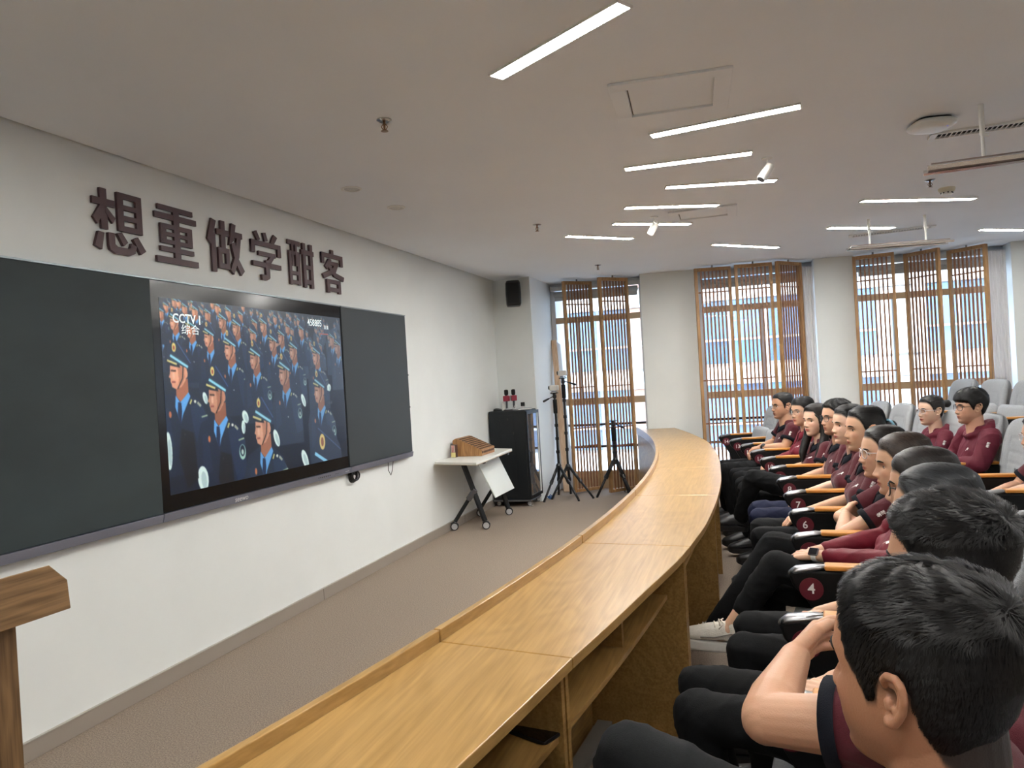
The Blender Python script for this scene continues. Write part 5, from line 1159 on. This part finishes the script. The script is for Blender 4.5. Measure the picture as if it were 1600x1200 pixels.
def eyes(H, P, root, skin_c, seed):
    """eyeballs with iris, lids with lashes, brows"""
    es = P.get('eye', 1.)
    for s in (-1, 1):
        sx = surf_x(.031, .000, P); c = Vector((sx - .0082, s * .031, .0005)); r = .0120
        gz = P.get('gaze', (1, 0, 0)); gz = Vector(gz).normalized(); rot = gz.to_track_quat('Z', 'Y').to_matrix()
        mb = MB(); seg = 22; rings = 18; vs = []; 
        for i in range(rings + 1):
            a = PI * i / rings
            for k in range(seg):
                b = 2 * PI * k / seg; p = Vector((math.sin(a) * math.cos(b), math.sin(a) * math.sin(b), math.cos(a))) * (r + (.0006 if a < .5 else 0)); vs.append(H @ (c + rot @ p))
        o = mb; 
        for i in range(rings):
            fs = [(i * seg + k, i * seg + (k + 1) % seg, (i + 1) * seg + (k + 1) % seg, (i + 1) * seg + k) for k in range(seg)]
            if i == 0: mb.add(vs, fs); 
            else: mb.f.extend(fs); mb.mi.extend([1 if i < 3 else 0] * len(fs))
        mb.mi = [1 if q < 3 * seg else 0 for q in range(len(mb.f))]
        ey = mb.build('eye', [mat('eye_white', (222, 216, 210), .2, spec=.6), mat('iris', (28, 18, 14), .08, spec=.8)], root, smooth=True)
        # lids: spherical caps above and below the almond opening
        for up in (1, -1):
            mb = MB(); n1, n2 = 17, 9; rl = r * 1.10; vs = []
            for i in range(n1):
                az = math.radians(-84 + 168 * i / (n1 - 1)); q = math.cos(az * .98) ** .8 if abs(az) < 1.5 else 0
                lim = math.radians((23 if up > 0 else 17) * q * es - 2 + (4 if False else 0)); 
                for k in range(n2):
                    e_ = lim + (math.radians(80) - lim) * k / (n2 - 1); vs.append(H @ (c + Vector((math.cos(e_) * math.cos(az), math.cos(e_) * math.sin(az), up * math.sin(e_))) * rl))
            fs = [(i * n2 + k, (i + 1) * n2 + k, (i + 1) * n2 + k + 1, i * n2 + k + 1) for i in range(n1 - 1) for k in range(n2 - 1)]
            mb.add(vs, fs); lid = mb.build('eyelid', mat('lid_%d_%d_%d' % skin_c, tuple(int(v * .95) for v in skin_c), .5), root, smooth=True)
            if up > 0:
                l = MB(); l.tube([vs[i * n2] for i in range(1, n1 - 1)], [.0004 + .0008 * math.sin(PI * i / (n1 - 1)) for i in range(1, n1 - 1)], 6); l.build('lashes', hair_mat('black'), lid)
        # brow
        pts = []; rr = []
        for k in range(9):
            t = k / 8.; y = .014 + .034 * t; z = .0195 + .0045 * math.sin(t * PI * .75) - .004 * t ** 3; pts.append(H @ Vector((surf_x(y, z, P) + .0004, s * y, z))); rr.append(P.get('brow', .0021) * (.55 + .9 * math.sin(min(1, t * 1.4 + .25) * PI / 2)) * (1 - t ** 4 * .7))
        mb = MB(); mb.tube(pts, rr, 8, flat=(1.25, .42), ups=H.to_3x3() @ Vector((0, 0, 1))); mb.build('eyebrow', hair_mat('soft'), root, smooth=True)

def person(key, px, label, Pw, phi, yaw, pitch=0., hair='short', hkind='black', skin='m', top='polo', arms='lap', legs='flat', P=None, sw=.185, hs=1.0, glass=None, seed=1, voxel=.0034, sl_=1.0, belly=0., roll_=0., density=1., cloth=None, watch=None, pant=None, shoe='black', strand_w=.0011, arm_only=None):
    P = dict(P or {}); X, Y, hc = Pw
    if skin in ('f', 'p'): P.setdefault('width', .955)
    root = thing('person', label, 'person', (X, Y, 0), PI + phi, 'people seated in the rows')
    H = Matrix.Translation((0, 0, hc)) @ Matrix.Rotation(yaw, 4, 'Z') @ Matrix.Rotation(-pitch, 4, 'Y') @ Matrix.Rotation(roll_, 4, 'X') @ Matrix.Scale(hs, 4)
    female = skin in ('f', 'p'); sc = SKIN[skin]; zs = hc - .200
    # --- joints
    sh = {s: Vector((-.045, s * sw, zs)) for s in (1, -1)}
    if arms == 'lap':   # clasped in the lap
        hp = P.get('hand', (.30, 0, .625)); hx, hy, hz = hp
        el = {1: Vector((.045, sw + .050, hz + .035)), -1: Vector((.045, -sw - .045, hz + .035))}
        wr = {1: Vector((hx - .05, hy + .070, hz + .022)), -1: Vector((hx - .045, hy - .065, hz + .002))}
        hd = {1: (Vector((.75, -.66, -.12)), Vector((.15, .25, 1)), Vector((.6, .8, .2)) * -1 + Vector((1.2, .0, 0))), -1: (Vector((.72, .70, -.10)), Vector((.1, -.25, 1)), Vector((.4, -.3, .3)))}
    elif arms == 'crossed':
        elp = P.get('elbow', (.20, .235, .67)); el = {1: Vector(elp), -1: Vector((elp[0] - .02, -elp[1], elp[2]))}
        wr = {1: Vector((elp[0] - .03, -.045, elp[2] + .045)), -1: Vector((elp[0] - .085, .02, elp[2] + .01))}
        hd = {1: (Vector((-.25, -1, .12)), Vector((1, -.1, .3)), Vector((0, 0, 1))), -1: (Vector((-.25, 1, .10)), Vector((.6, .2, 1)), Vector((1, 0, .2)))}
    elif arms == 'rests':  # hands on the thighs / the arm fronts
        hp = P.get('hand', (.36, .02, .60)); hx, hy, hz = hp
        el = {1: Vector((.07, sw + .05, hz + .06)), -1: Vector((.07, -sw - .04, hz + .06))}
        wr = {1: Vector((hx - .07, hy + .075, hz + .03)), -1: Vector((hx - .07, hy - .075, hz + .015))}
        hd = {1: (Vector((.9, -.35, -.38)), Vector((.35, .2, 1)), Vector((.1, -1, .1))), -1: (Vector((.9, .35, -.3)), Vector((.3, -.2, 1)), Vector((.1, 1, .1)))}
    if 'el' in P: el.update({k: Vector(v) for k, v in P['el'].items()})
    if 'wr' in P: wr.update({k: Vector(v) for k, v in P['wr'].items()})
    aw = .92 if female else 1.06; aw *= P.get('armw', 1.)
    # --- body: head, ears, neck, chest, arms and hands in one continuous surface
    b = MB(); hv, hf = head_grid(P); b.add([H @ Vector(v) for v in hv], hf)
    for s in (1, -1):
        if not P.get('hide_ear'): make_ear(b, s, H, P.get('ear', 1.))
    nk = .054 if female else .061; nk *= P.get('neck', 1.)
    n0 = H @ Vector((-.020 if female else -.015, 0, -.040)); n1_ = H @ Vector((-.028, 0, -.095)).lerp(Vector((-.028, 0, -.095)), 1); n2 = Vector((-.036 if female else -.028, 0, hc - .172)); n3 = Vector((-.044 if female else -.036, 0, hc - .24))
    b.tube([n0, n0.lerp(n2, .5), n2, n3], [nk * .98, nk * .93, nk * 1.0, nk * 1.15], 24)
    b.capsule([sh[1] + Vector((0, -.03, -.035)), sh[-1] + Vector((0, .03, -.035))], [.042 * aw, .042 * aw], 16)
    b.loft([(-.02, 0, .52, .075, .12), (-.035, 0, zs - .10, .075, .13), (-.045, 0, zs - .03, .050, .11)], 24)
    for s in (1, -1):
        S_, E_, W_ = sh[s], el[s], wr[s]; m1 = S_.lerp(E_, .5); f1 = E_.lerp(W_, .28)
        b.capsule([S_, m1, E_], [.050 * aw, .043 * aw, .036 * aw], 18)
        b.capsule([E_, f1, E_.lerp(W_, .7), W_], [.037 * aw, .038 * aw, .029 * aw, .0235 * aw], 18)
        D_, N_, T_ = hd[s]
        cu = P.get('curl', (.42, .55, .35)) if arms != 'crossed' else (.25, .35, .2)
        hand(b, W_, D_, N_, T_, curl=cu, s=(.93 if female else 1.03), thumb_in=.3, spread=.95)
    vx = voxel; me = remesh(b, vx, 3 if vx < .003 else 2, .5)
    c = coords(me); Hi = np.array(H.inverted()); hl = c @ Hi[:3, :3].T + Hi[:3, 3]
    base = np.array(lin(sc)[:3]); col = np.tile(base, (len(c), 1))
    x, y, z = hl.T; gz_ = lambda a, s: np.exp(-(a / s) ** 2)
    front = (x > .05)
    lip = front * np.clip(1.35 - ((np.abs(y) / .0235) ** 2 + ((z + .0650) / .0092) ** 2), 0, 1); lipc = np.array(lin((176, 92, 84) if female else (158, 100, 88))[:3])
    col = col * (1 - lip[:, None]) + lipc * lip[:, None]
    mth = front * gz_(y, .019) * gz_(z + .0650, .0016); col *= (1 - .6 * mth[:, None])
    blush = front * gz_(np.abs(y) - .045, .02) * gz_(z + .025, .02) * .16; col = col * (1 - blush[:, None]) + np.array(lin((208, 128, 110))[:3]) * blush[:, None]
    nst = front * gz_(np.abs(y) - .007, .004) * gz_(z + .043, .0035) * .7; col *= (1 - nst[:, None])
    if not female:
        st = np.clip((x - .0) / .04, 0, 1) * np.clip((-.048 - z) / .02, 0, 1) * np.clip((z + .13) / .01, 0, 1) * .22 * (1 - lip); col = col * (1 - st[:, None]) + np.array(lin((110, 88, 76))[:3]) * st[:, None]
    if hair in ('short', 'crew', 'spiky'):   # scalp shows dark where the sides are cropped
        fade = np.clip((z - np.interp(x, [-.11, -.05, -.028, .03, .05], [-.10, -.088, -.02, -.0, .06])) / .02, 0, 1) * (x < .05) * (np.abs(hl[:, 1]) < .0795) * (x > -.106) * (z > -.09) * .8
        col = col * (1 - fade[:, None]) + np.array(lin((52, 42, 38))[:3]) * fade[:, None]
    sock = front * gz_(np.abs(y) - .031, .017) * gz_(z - .012, .006) * .25; col *= (1 - sock[:, None])
    ca = me.color_attributes.new('col', 'FLOAT_COLOR', 'POINT'); ca.data.foreach_set('color', np.concatenate([col, np.ones((len(c), 1))], 1).astype(np.float32).ravel())
    link('body', me, skin_mat(), root, smooth=True)
    eyes(H, P, root, sc, seed)
    # nails only where the hands are close to the camera
    hob, hl_f = make_hair(P, hair, H, root, hkind, seed, hs, density, strand_w)
    mm = np.array([hl_f(a_, b_, c_) for a_, b_, c_ in hl]); tint = np.clip((mm + .003) / .010, 0, 1) * (z > -.092) * (x > -.108) * (np.abs(y) < .0785) * .92
    col = col * (1 - tint[:, None]) + np.array(lin((40, 33, 31))[:3]) * tint[:, None]; ca.data.foreach_set('color', np.concatenate([col, np.ones((len(c), 1))], 1).astype(np.float32).ravel())
    if glass: glasses(H, P, root, glass, seed)
    # --- top garment
    gm = cloth or {'polo': polo_m, 'jacket': jack_m, 'hoodie': jack2_m}[top]
    t = MB(); bw = belly; w0 = .165 if female else .185; w0 *= P.get('wide', 1.)
    def zz(k): return .44 + (zs - .44) * k
    sx_ = -.012
    t.loft([(.0, 0, zz(-.06), .10, w0 * .93), (.0, 0, zz(.04), .125 + bw, w0), (-.005 + bw * .4, 0, zz(.25), .118 + bw, w0 * .95), (-.012 + bw * .3, 0, zz(.45), .108 + bw * .8, w0 * .90), ((.000 if female else -.02), 0, zz(.66), (.118 if female else .112) + bw * .3, w0 * .93), (-.035, 0, zz(.84), .095, w0 * .96), (-.045, 0, zz(.97), .070, w0 * .90), (-.048, 0, zz(1.06) + P.get('collar_dz', 0) * .4, .058, w0 * .66), (-.045, 0, zz(1.14) + P.get('collar_dz', 0) * .8, .056, .080), (-.043, 0, zz(1.18) + P.get('collar_dz', 0), .050, .062)], 36, 2.25)
    if female:
        for s in (1, -1): t.ell((.062, s * .065, zz(.66)), (.050, .060, .058))
    ends = {}
    for s in (1, -1):
        S_, E_, W_ = sh[s], el[s], wr[s]
        t.capsule([S_ + Vector((0, -s * .03, .0)), S_ + Vector((0, s * .004, -.004))], [.064 * aw, .066 * aw], 18)
        if top == 'polo':
            k = P.get('sleeve', .60); e_ = S_.lerp(E_, k); t.tube([S_ - (E_ - S_) * .05, S_.lerp(E_, k * .5), e_], [.064 * aw, .0625 * aw, .061 * aw], 20); ends[s] = (e_, (E_ - S_).normalized())
        else:
            we = E_.lerp(W_, .86 if not P.get('pushed') else .80); t.capsule([S_, S_.lerp(E_, .5), E_], [.068 * aw, .062 * aw, .056 * aw], 20); t.capsule([E_, E_.lerp(W_, .4), we], [.056 * aw, .052 * aw, .038 * aw], 20)
    if top == 'hoodie':
        pts = []
        for k in range(15):
            a = math.radians(8 + 344 * k / 14); pts.append(Vector((-.048 + .082 * math.cos(a), .092 * math.sin(a), hc - .168 + .035 * (-math.cos(a)))))
        t.capsule(pts, [.022 + .026 * math.sin(PI * k / 14) ** 1.2 for k in range(15)], 14)
    gv = .0065; me = remesh(t, gv, 5); wrinkle(me, .0042 if top == 'polo' else .0070, 34 if top == 'polo' else 30, seed + 5)
    # gather folds where the garment bends: elbow and waist
    g = link({'polo': 'polo_shirt', 'jacket': 'jacket', 'hoodie': 'hooded_jacket'}[top], me, gm, root, smooth=True)
    dg_b = BVHTree.FromPolygons([v.co.copy() for v in me.vertices], [tuple(p.vertices) for p in me.polygons])
    if top == 'polo':
        for s in (1, -1):
            e_, d = ends[s]; mb = MB(); r0 = .0625 * aw
            mb.tube([e_ - d * .016, e_ - d * .014, e_ + d * .008, e_ + d * .008, e_ - d * .010], [r0 + .001, r0 + .0035, r0 + .003, r0 - .003, r0 - .004], 26, False); mb.build('sleeve_cuff', navy_m, g, smooth=True, fix=False)
    cz = P.get('collar_dz', 0.)
    if top in ('polo', 'jacket'):
        mb = MB(); n_ = 30; nc = nk + .010; vs = []
        for k in range(n_ + 1):
            a = math.radians(13 + 334 * k / n_); ca, sa = math.cos(a), math.sin(a); fr = max(0, ca) ** 3
            cx = -.040
            up = .026 if top == 'polo' else .040
            ring = [(nc * .98, hc - .190 - .030 * fr), (nc * .98, hc - .190 + up - .036 * fr), (nc * 1.03, hc - .190 + up + .003 - .036 * fr), (nc * 1.16 + .004 * fr, hc - .190 + up * .40 - .050 * fr), (nc * 1.24 + .006 * fr, hc - .190 - .002 - .058 * fr)]
            for r_, z_ in ring: vs.append((cx + r_ * ca * 1.02 + .012 * fr, r_ * sa * 1.05, z_ + cz))
        m_ = 5; fs = [(k * m_ + j, (k + 1) * m_ + j, (k + 1) * m_ + j + 1, k * m_ + j + 1) for k in range(n_) for j in range(m_ - 1)]
        mb.add(vs, fs); cobj = mb.build('collar', navy_m if top == 'polo' else gm, g, smooth=True, fix=False); so = cobj.modifiers.new('s', 'SOLIDIFY'); so.thickness = .003
    # embroidered marks: chest (wearer's left) and sleeve
    if P.get('marks', True):
        decal(g, dg_b, BIRD, (.10, .085, zz(.80)), (0, 1, 0), (0, 0, 1), (1, .25, .1), white_logo, 'chest_mark', .030 if top == 'polo' else .034)
        ax_ = (el[1] - sh[1]).normalized(); o_ = sh[1].lerp(el[1], .38); nn_ = Vector((.35, 1, .1)); nn_ = (nn_ - ax_ * nn_.dot(ax_)).normalized(); uu_ = (-ax_).cross(nn_).normalized()
        decal(g, dg_b, SLV, o_, uu_, -ax_, nn_, white_logo, 'sleeve_mark', .019)
    if top == 'polo' and P.get('marks', True):
        for k in range(2):
            h_ = dg_b.ray_cast(Vector((.4, .0, zz(.93 - .11 * k))), Vector((-1, 0, 0)))
            if h_[0] is not None: mb = MB(); mb.cyl(h_[0] + Vector((-.001, 0, 0)), h_[0] + Vector((.0025, 0, 0)), .0050, seg=12); mb.build('button', mat('button_dark', (40, 20, 24), .3), g)
    # --- trousers
    pm_ = pant or pant_m; t = MB(); q = .95 if female else 1.05; feet = {}
    t.loft([(-.02, 0, .43, .10, w0 * .85), (.0, 0, .46, .125, w0 * .98), (.0, 0, .54, .115, w0 * .95), (-.0, 0, .57, .09, w0 * .8)], 28, 2.4)
    kn = P.get('knee', {1: (.55, .115, .515), -1: (.55, -.115, .515)}); an = P.get('ankle', {1: (.50, .11, .12), -1: (.53, -.11, .12)})
    if legs == 'crossed': kn = {1: P.get('kneeL', (.50, .02, .625)), -1: (.52, -.09, .50)}; an = {1: P.get('ankleL', (.68, -.02, .37)), -1: (.50, -.10, .12)}
    for s in (1, -1):
        hp_ = Vector((.02, s * .085, .495)); K = Vector(kn[s]); A = Vector(an[s])
        t.capsule([hp_, hp_.lerp(K, .5), K], [.088 * q, .079 * q, .064 * q], 20); Ae = K.lerp(A, (.70 if s == 1 else .95) if P.get('cropped') else 1.0)
        t.capsule([K, K.lerp(Ae, .5), Ae], [.064 * q, .060 * q, .052 * q], 20); feet[s] = (K, A)
    me = remesh(t, .0075, 5); wrinkle(me, .0075, 30, seed + 11); link('trousers', me, pm_, root, smooth=True)
    for s in (1, -1):
        K, A = feet[s]; lower = (A - K).normalized(); 
        fwd = Vector((1, 0, 0)) if A.z < .2 else Vector((.97, .16, .12)).normalized(); up = Vector((0, 0, 1)) if A.z < .2 else Vector((-.12, 0, 1)).normalized()
        shoe_kind = shoe if isinstance(shoe, str) else shoe[s]
        make_shoe(root, A, fwd, up, shoe_kind)
        if P.get('cropped'):
            mb = MB(); mb.capsule([K.lerp(A, .62), K.lerp(A, .85), A, A + lower * .03 + fwd * .02], [.040, .034, .033, .036], 16); me = remesh(mb, .004, 2)
            ca = me.color_attributes.new('col', 'FLOAT_COLOR', 'POINT'); ca.data.foreach_set('color', np.tile(np.append(base, 1), (len(me.vertices), 1)).astype(np.float32).ravel()); link('ankle', me, skin_mat(), root, smooth=True)
    if watch == 'watch':
        W_ = wr[1]; d = (W_ - el[1]).normalized(); c0 = W_ - d * .012; rw = .0275 * aw
        mb = MB(); mb.tube([c0 - d * .011, c0 - d * .009, c0 + d * .009, c0 + d * .011], [rw, rw + .0025, rw + .0025, rw], 26, False, flat=(.84, 1.06), ups=(0, 0, 1)); wt = mb.build('watch_strap', white_p, root, smooth=True, fix=False)
        n_ = Vector((.1, .75, .7)); n_ = (n_ - d * n_.dot(d)).normalized(); s2 = n_.cross(d)
        mb = MB(); mb.box((0, 0, 0), (.038, .034, .010), basis((0, 0, 0), d, s2, n_).to_3x3()); 
        w2 = MB(); w2.box(c0 + n_ * (rw + .002), (.038, .033, .010), basis((0, 0, 0), d, s2, n_).to_3x3()); w2.build('watch_case', grey_metal, wt, bevel=.004)
        w2 = MB(); w2.box(c0 + n_ * (rw + .0073), (.033, .028, .001), basis((0, 0, 0), d, s2, n_).to_3x3()); w2.build('watch_face', mat('watch_glass', (24, 26, 32), .08), wt, bevel=.003)
    if watch in ('bracelet', 'beads', 'black'):
        s = 1; W_ = wr[s]; d = (W_ - el[s]).normalized(); c0 = W_ - d * .018; u_ = d.orthogonal().normalized(); v_ = d.cross(u_); rw = .0275 * aw
        mb = MB()
        if watch == 'bracelet': mb.tube([c0 + (u_ * math.cos(a) + v_ * math.sin(a)) * rw for a in np.linspace(0, 2 * PI, 25)], .0034, 8, False); mb.build('bracelet', mat('red_cord', (110, 26, 34), .6), root, smooth=True)
        elif watch == 'beads':
            for a in np.linspace(0, 2 * PI, 17)[:-1]: mb.ell(c0 + (u_ * math.cos(a) + v_ * math.sin(a)) * rw, (.0048,) * 3, 10, 7)
            mb.build('bead_bracelet', mat('bead_dark', (24, 22, 22), .2), root, smooth=True)
        else: mb.tube([c0 - d * .01, c0 + d * .01], rw + .0015, 24, False); mb.build('watch_strap', black_p, root, fix=False); mb = MB(); mb.cyl(c0 + Vector((0, .6, .8)) * rw, c0 + Vector((0, .6, .8)) * (rw + .008), .017, seg=20); mb.build('watch_case', black_m, root)
    return root, H
def make_shoe(root, A, fwd, up, kind):
    fwd = (fwd - up * fwd.dot(up)).normalized() if abs(fwd.dot(up)) < .98 else fwd; sd = up.cross(fwd).normalized()
    m = {'black': mat('shoe_black', (24, 24, 26), .45), 'white': mat('sneaker_white', (214, 208, 196), .6, vary=.05, scale=80, bump=.2, bscale=200)}[kind]
    B = basis(A - up * .085 - fwd * .0, fwd, sd, up)
    mb = MB(); mb.M = B
    sec = [(-.058, .030, .034), (-.03, .038, .046), (.03, .041, .064), (.09, .047, .052), (.14, .048, .038), (.18, .038, .028), (.196, .022, .018)]
    vs = []; seg = 16
    for x, w, hgt in sec:
        for k in range(seg):
            a = 2 * PI * k / seg; vs.append((x, w * math.cos(a), .024 + max(-.004, hgt * math.sin(a)) + (hgt * .35)))
    n = len(sec); fs = [(i * seg + k, i * seg + (k + 1) % seg, (i + 1) * seg + (k + 1) % seg, (i + 1) * seg + k) for i in range(n - 1) for k in range(seg)] + [tuple(range(seg)), tuple((n - 1) * seg + k for k in range(seg))]
    mb.add(vs, fs); mb.capsule([(-.015, 0, .05), (-.012, 0, .095)], [.038, .038], 14)
    me = remesh(mb, .005, 3); sh_ = link('shoe', me, m, root, smooth=True)
    mb = MB(); mb.M = B; P_ = [(-.064, 0), (-.057, .026), (-.03, .037), (.05, .039), (.12, .047), (.17, .040), (.196, .020), (.203, 0)]; P_ = P_ + [(x, -y) for x, y in P_[::-1][1:-1]]
    mb.prism([(x, y, -.008 + (.012 if x > .18 else 0)) for x, y in P_], (0, 0, .040)); mb.build('sole', mat('sole_white', (226, 224, 218), .6) if kind == 'white' else m, sh_, bevel=.006)
    if kind == 'white':
        lc_ = MB(); lc_.M = B
        for k in range(5):
            x = .045 + .018 * k; z = .115 - .011 * k; lc_.tube([(x, -.026, z - .016), (x + .004, 0, z), (x, .026, z - .016)], .0032, 6)
        lc_.tube([(.04, .0, .115), (.03, .03, .11), (.05, .045, .09)], .0028, 6); lc_.tube([(.04, .0, .115), (.03, -.03, .11), (.05, -.045, .09)], .0028, 6)
        lc_.build('laces', mat('lace', (205, 196, 182), .8), sh_, smooth=True)
        st = MB(); st.M = B
        for s in (-1, 1): st.tube([(-.05, s * .034, .05), (.0, s * .038, .075), (.06, s * .044, .055), (.12, s * .046, .048)], .0035, 6)
        st.build('side_stripe', mat('stripe_grey', (168, 162, 152), .6), sh_, smooth=True)
    else:
        st = MB(); st.M = B; st.tube([(.02, -.03, .095), (.035, 0, .10), (.02, .03, .095)], .003, 6); st.build('laces', black_p, sh_)

def place(i, pxc, delta, off_R=0.):
    """head position and yaw: delta = angle in degrees between the face and the direction to the camera"""
    X, Y, Z = pxc; cam_a = math.atan2(-Y, -X); fa = cam_a - math.radians(delta); y = fa - (PI + i); return (X, Y, Z), math.atan2(math.sin(y), math.cos(y))
def front(i, R_off, z): 
    p = arc(RA + R_off, phi_idx(i), z); return (p.x, p.y, p.z)
def add(key, i, R_off, hc, delta, label, **k):
    ph_ = phi_idx(i); Pw, yw_ = place(ph_, front(i, R_off, hc), delta); return person(key, None, label, Pw, ph_, yw_, **k)
ONLY = None
def run(key, *a, **k):
    if ONLY is None or key in ONLY: return add(key, *a, **k)
run('A', 11.5, .28, 1.06, 60, 'man with short black hair and thin glasses, farthest person of the front row', hair='crew', skin='t', glass='wire', P=dict(hand=(.27, .02, .675), curl=(.5, .7, .4)), watch='black', seed=11, density=.6)
run('B', 10.5, .33, 1.035, 50, 'woman with thin round glasses and crimson jacket, beside the farthest man of the front row', hair='part', skin='f', top='jacket', glass='wire', P=dict(tail=[(-.09, 0, .0), (-.12, 0, -.03), (-.12, 0, -.09), (-.11, 0, -.14), (-.10, 0, -.18)], hand=(.30, 0, .62), hide_ear=True), sw=.165, seed=12, density=.6)
run('C', 9.5, .32, 1.0, 48, 'woman with long dark hair over her maroon polo in the front row, hands in lap', hair='long', skin='p', hkind='soft', P=dict(hand=(.36, .02, .60), drop=.17, hide_ear=True), sw=.165, seed=13, density=.8)
run('D', 8.5, .36, 1.055, 62, 'man with dark-framed glasses and side-swept black hair in the front row, between two women', hair='short', skin='m', glass='dark', P=dict(hand=(.33, .02, .62), kneeL=(.56, .02, .66), ankleL=(.66, -.1, .36)), legs='crossed', seed=14, density=.7)
run('E', 7.5, .34, 1.05, 64, 'pale woman with tied black hair just beyond the woman with the red bracelet', hair='back', skin='p', P=dict(bun=(-.10, 0, -.02, .026), hand=(.31, .0, .625)), sw=.165, seed=15, density=.7, pant=pantn_m)
run('F', 6.5, .34, 1.07, 70, 'woman with black hair in a claw-clipped bun and a red cord bracelet, maroon polo', hair='back', skin='f', P=dict(bun=(-.135, .0, .012, .032), hand=(.40, .02, .60)), arms='rests', sw=.172, seed=16, watch='bracelet')
run('G', 5.5, .345, 1.01, 74, 'woman with clear-framed glasses and folded arms, maroon polo', hair='back', skin='f', arms='crossed', glass='clear', P=dict(bun=(-.11, 0, -.01, .028), hairline=.075, elbow=(.20, .20, .675), ankleL=(.78, .2, .22), kneeL=(.50, .08, .60)), sw=.170, seed=17, hkind='soft', legs='crossed', shoe={1: 'white', -1: 'white'})
run('H', 4.5, .35, 1.025, 80, 'woman with parted brown hair in crimson jacket, white watch, crossed legs, white sneakers', hair='part', skin='f', hkind='brown', top='jacket', legs='crossed', P=dict(bun=(-.105, 0, -.02, .026), hand=(.385, .0, .665), kneeL=(.475, .03, .635), ankleL=(.665, .06, .375), cropped=True, pushed=True, hairline=.078), sw=.172, seed=18, watch='watch', shoe={1: 'white', -1: 'white'}, voxel=.003)
run('I', 3.5, .35, 1.03, 94, 'woman with black-framed glasses and dark brown hair, bead bracelet, hands clasped', hair='part', skin='f', hkind='soft', glass='black', P=dict(bun=(-.105, 0, -.02, .028), hand=(.37, .02, .60), hairline=.070), sw=.172, seed=19, watch='beads', voxel=.003)
run('J', 2.5, .33, 1.055, 108, 'woman with glossy black hair, face hidden, next to the spiky-haired man', hair='back', skin='f', hkind='grey', P=dict(bun=(-.11, 0, -.02, .030), hand=(.30, 0, .60), knee={1: (.58, .12, .55), -1: (.62, -.12, .52)}), sw=.175, seed=20)
run('K', 1.5, .31, 1.075, 106, 'man with spiky black hair and folded bare arms, second from the camera', hair='spiky', skin='t', arms='crossed', P=dict(elbow=(.29, .14, .83), kneeL=(.57, .06, .68), ankleL=(.70, -.1, .40), armw=1.12, sleeve=.66, hairline=.066, el={-1: (.12, -.20, .78)}, wr={-1: (.10, .02, .78)}), belly=.035, sw=.20, seed=21, hs=.99, legs='crossed', voxel=.003, density=3.4, strand_w=.0008, pant=mat('charcoal_trousers', (24, 26, 28), .8, vary=.12, scale=200, bump=.2, bscale=500, spec=.2))
run('L', .5, .262, 1.105, 117, 'man with short thinning black hair whose head fills the lower right corner', hair='short', skin='d', P=dict(thin=True, temple=True, hairT=.006, collar_dz=-.085, hand=(.30, 0, .60), ear=.88, neck=1.02), sw=.21, seed=22, hs=.96, voxel=.0020, density=5.0, strand_w=.0006)
def row2p(key, xyz, i, delta, label, **k):
    ph_ = phi_idx(i); Pw, yw_ = place(ph_, xyz, delta)
    if ONLY is None or key in ONLY: return person(key, None, label, Pw, ph_, yw_, **k)
row2p('M', (1.45, 5.88, 1.065), 9.2, 62, 'young man with thick fringe, glasses and maroon hooded jacket in the second row', hair='mop', skin='m', top='hoodie', glass='dark', P=dict(hand=(.26, 0, .66)), sw=.195, seed=23, roll_=0, density=.9)
row2p('N', (1.37, 6.70, .995), 10.5, 56, 'woman with a high hair bun, glasses and maroon hooded jacket in the second row', hair='back', skin='p', hkind='soft', top='hoodie', glass='clear', P=dict(bun=(-.140, 0, .050, .033), hand=(.28, 0, .60)), sw=.17, seed=24, density=.6)
row2p('O', (1.53, 4.83, .95), 7.36, 62, 'reclining person in maroon polo and maroon trousers, cut by the right edge', hair='short', skin='m', glass='clear', P=dict(hand=(.36, .06, .60), el={1: (.14, .27, .70)}, knee={1: (.62, .14, .53), -1: (.62, -.1, .53)}), sw=.20, belly=.11, seed=25, density=.5, pant=mat('maroon_trousers', (88, 34, 46), .8, vary=.1, scale=200))
# claw clip in the hair of the woman with the bracelet
for o_ in list(COL.objects):
    if o_.get('label', '').startswith('woman with black hair in a claw'):
        Hf = Matrix.Translation((0, 0, 1.07)) @ Matrix.Rotation(place(phi_idx(6.5), front(6.5, .34, 1.07), 70)[1], 4, 'Z')
        mb = MB()
        for s in (-1, 1):
            mb.tube([Hf @ Vector(p) for p in ((-.118, s * .010, .045), (-.128, s * .028, .036), (-.140, s * .034, .012), (-.150, s * .026, -.012))], [.005, .008, .008, .004], 8, flat=(1, .5))
        mb.capsule([Hf @ Vector((-.115, -.012, .044)), Hf @ Vector((-.115, .012, .044))], .007, 10); mb.build('claw_clip', mat('clip_blue', (120, 164, 186), .25), o_, smooth=True)
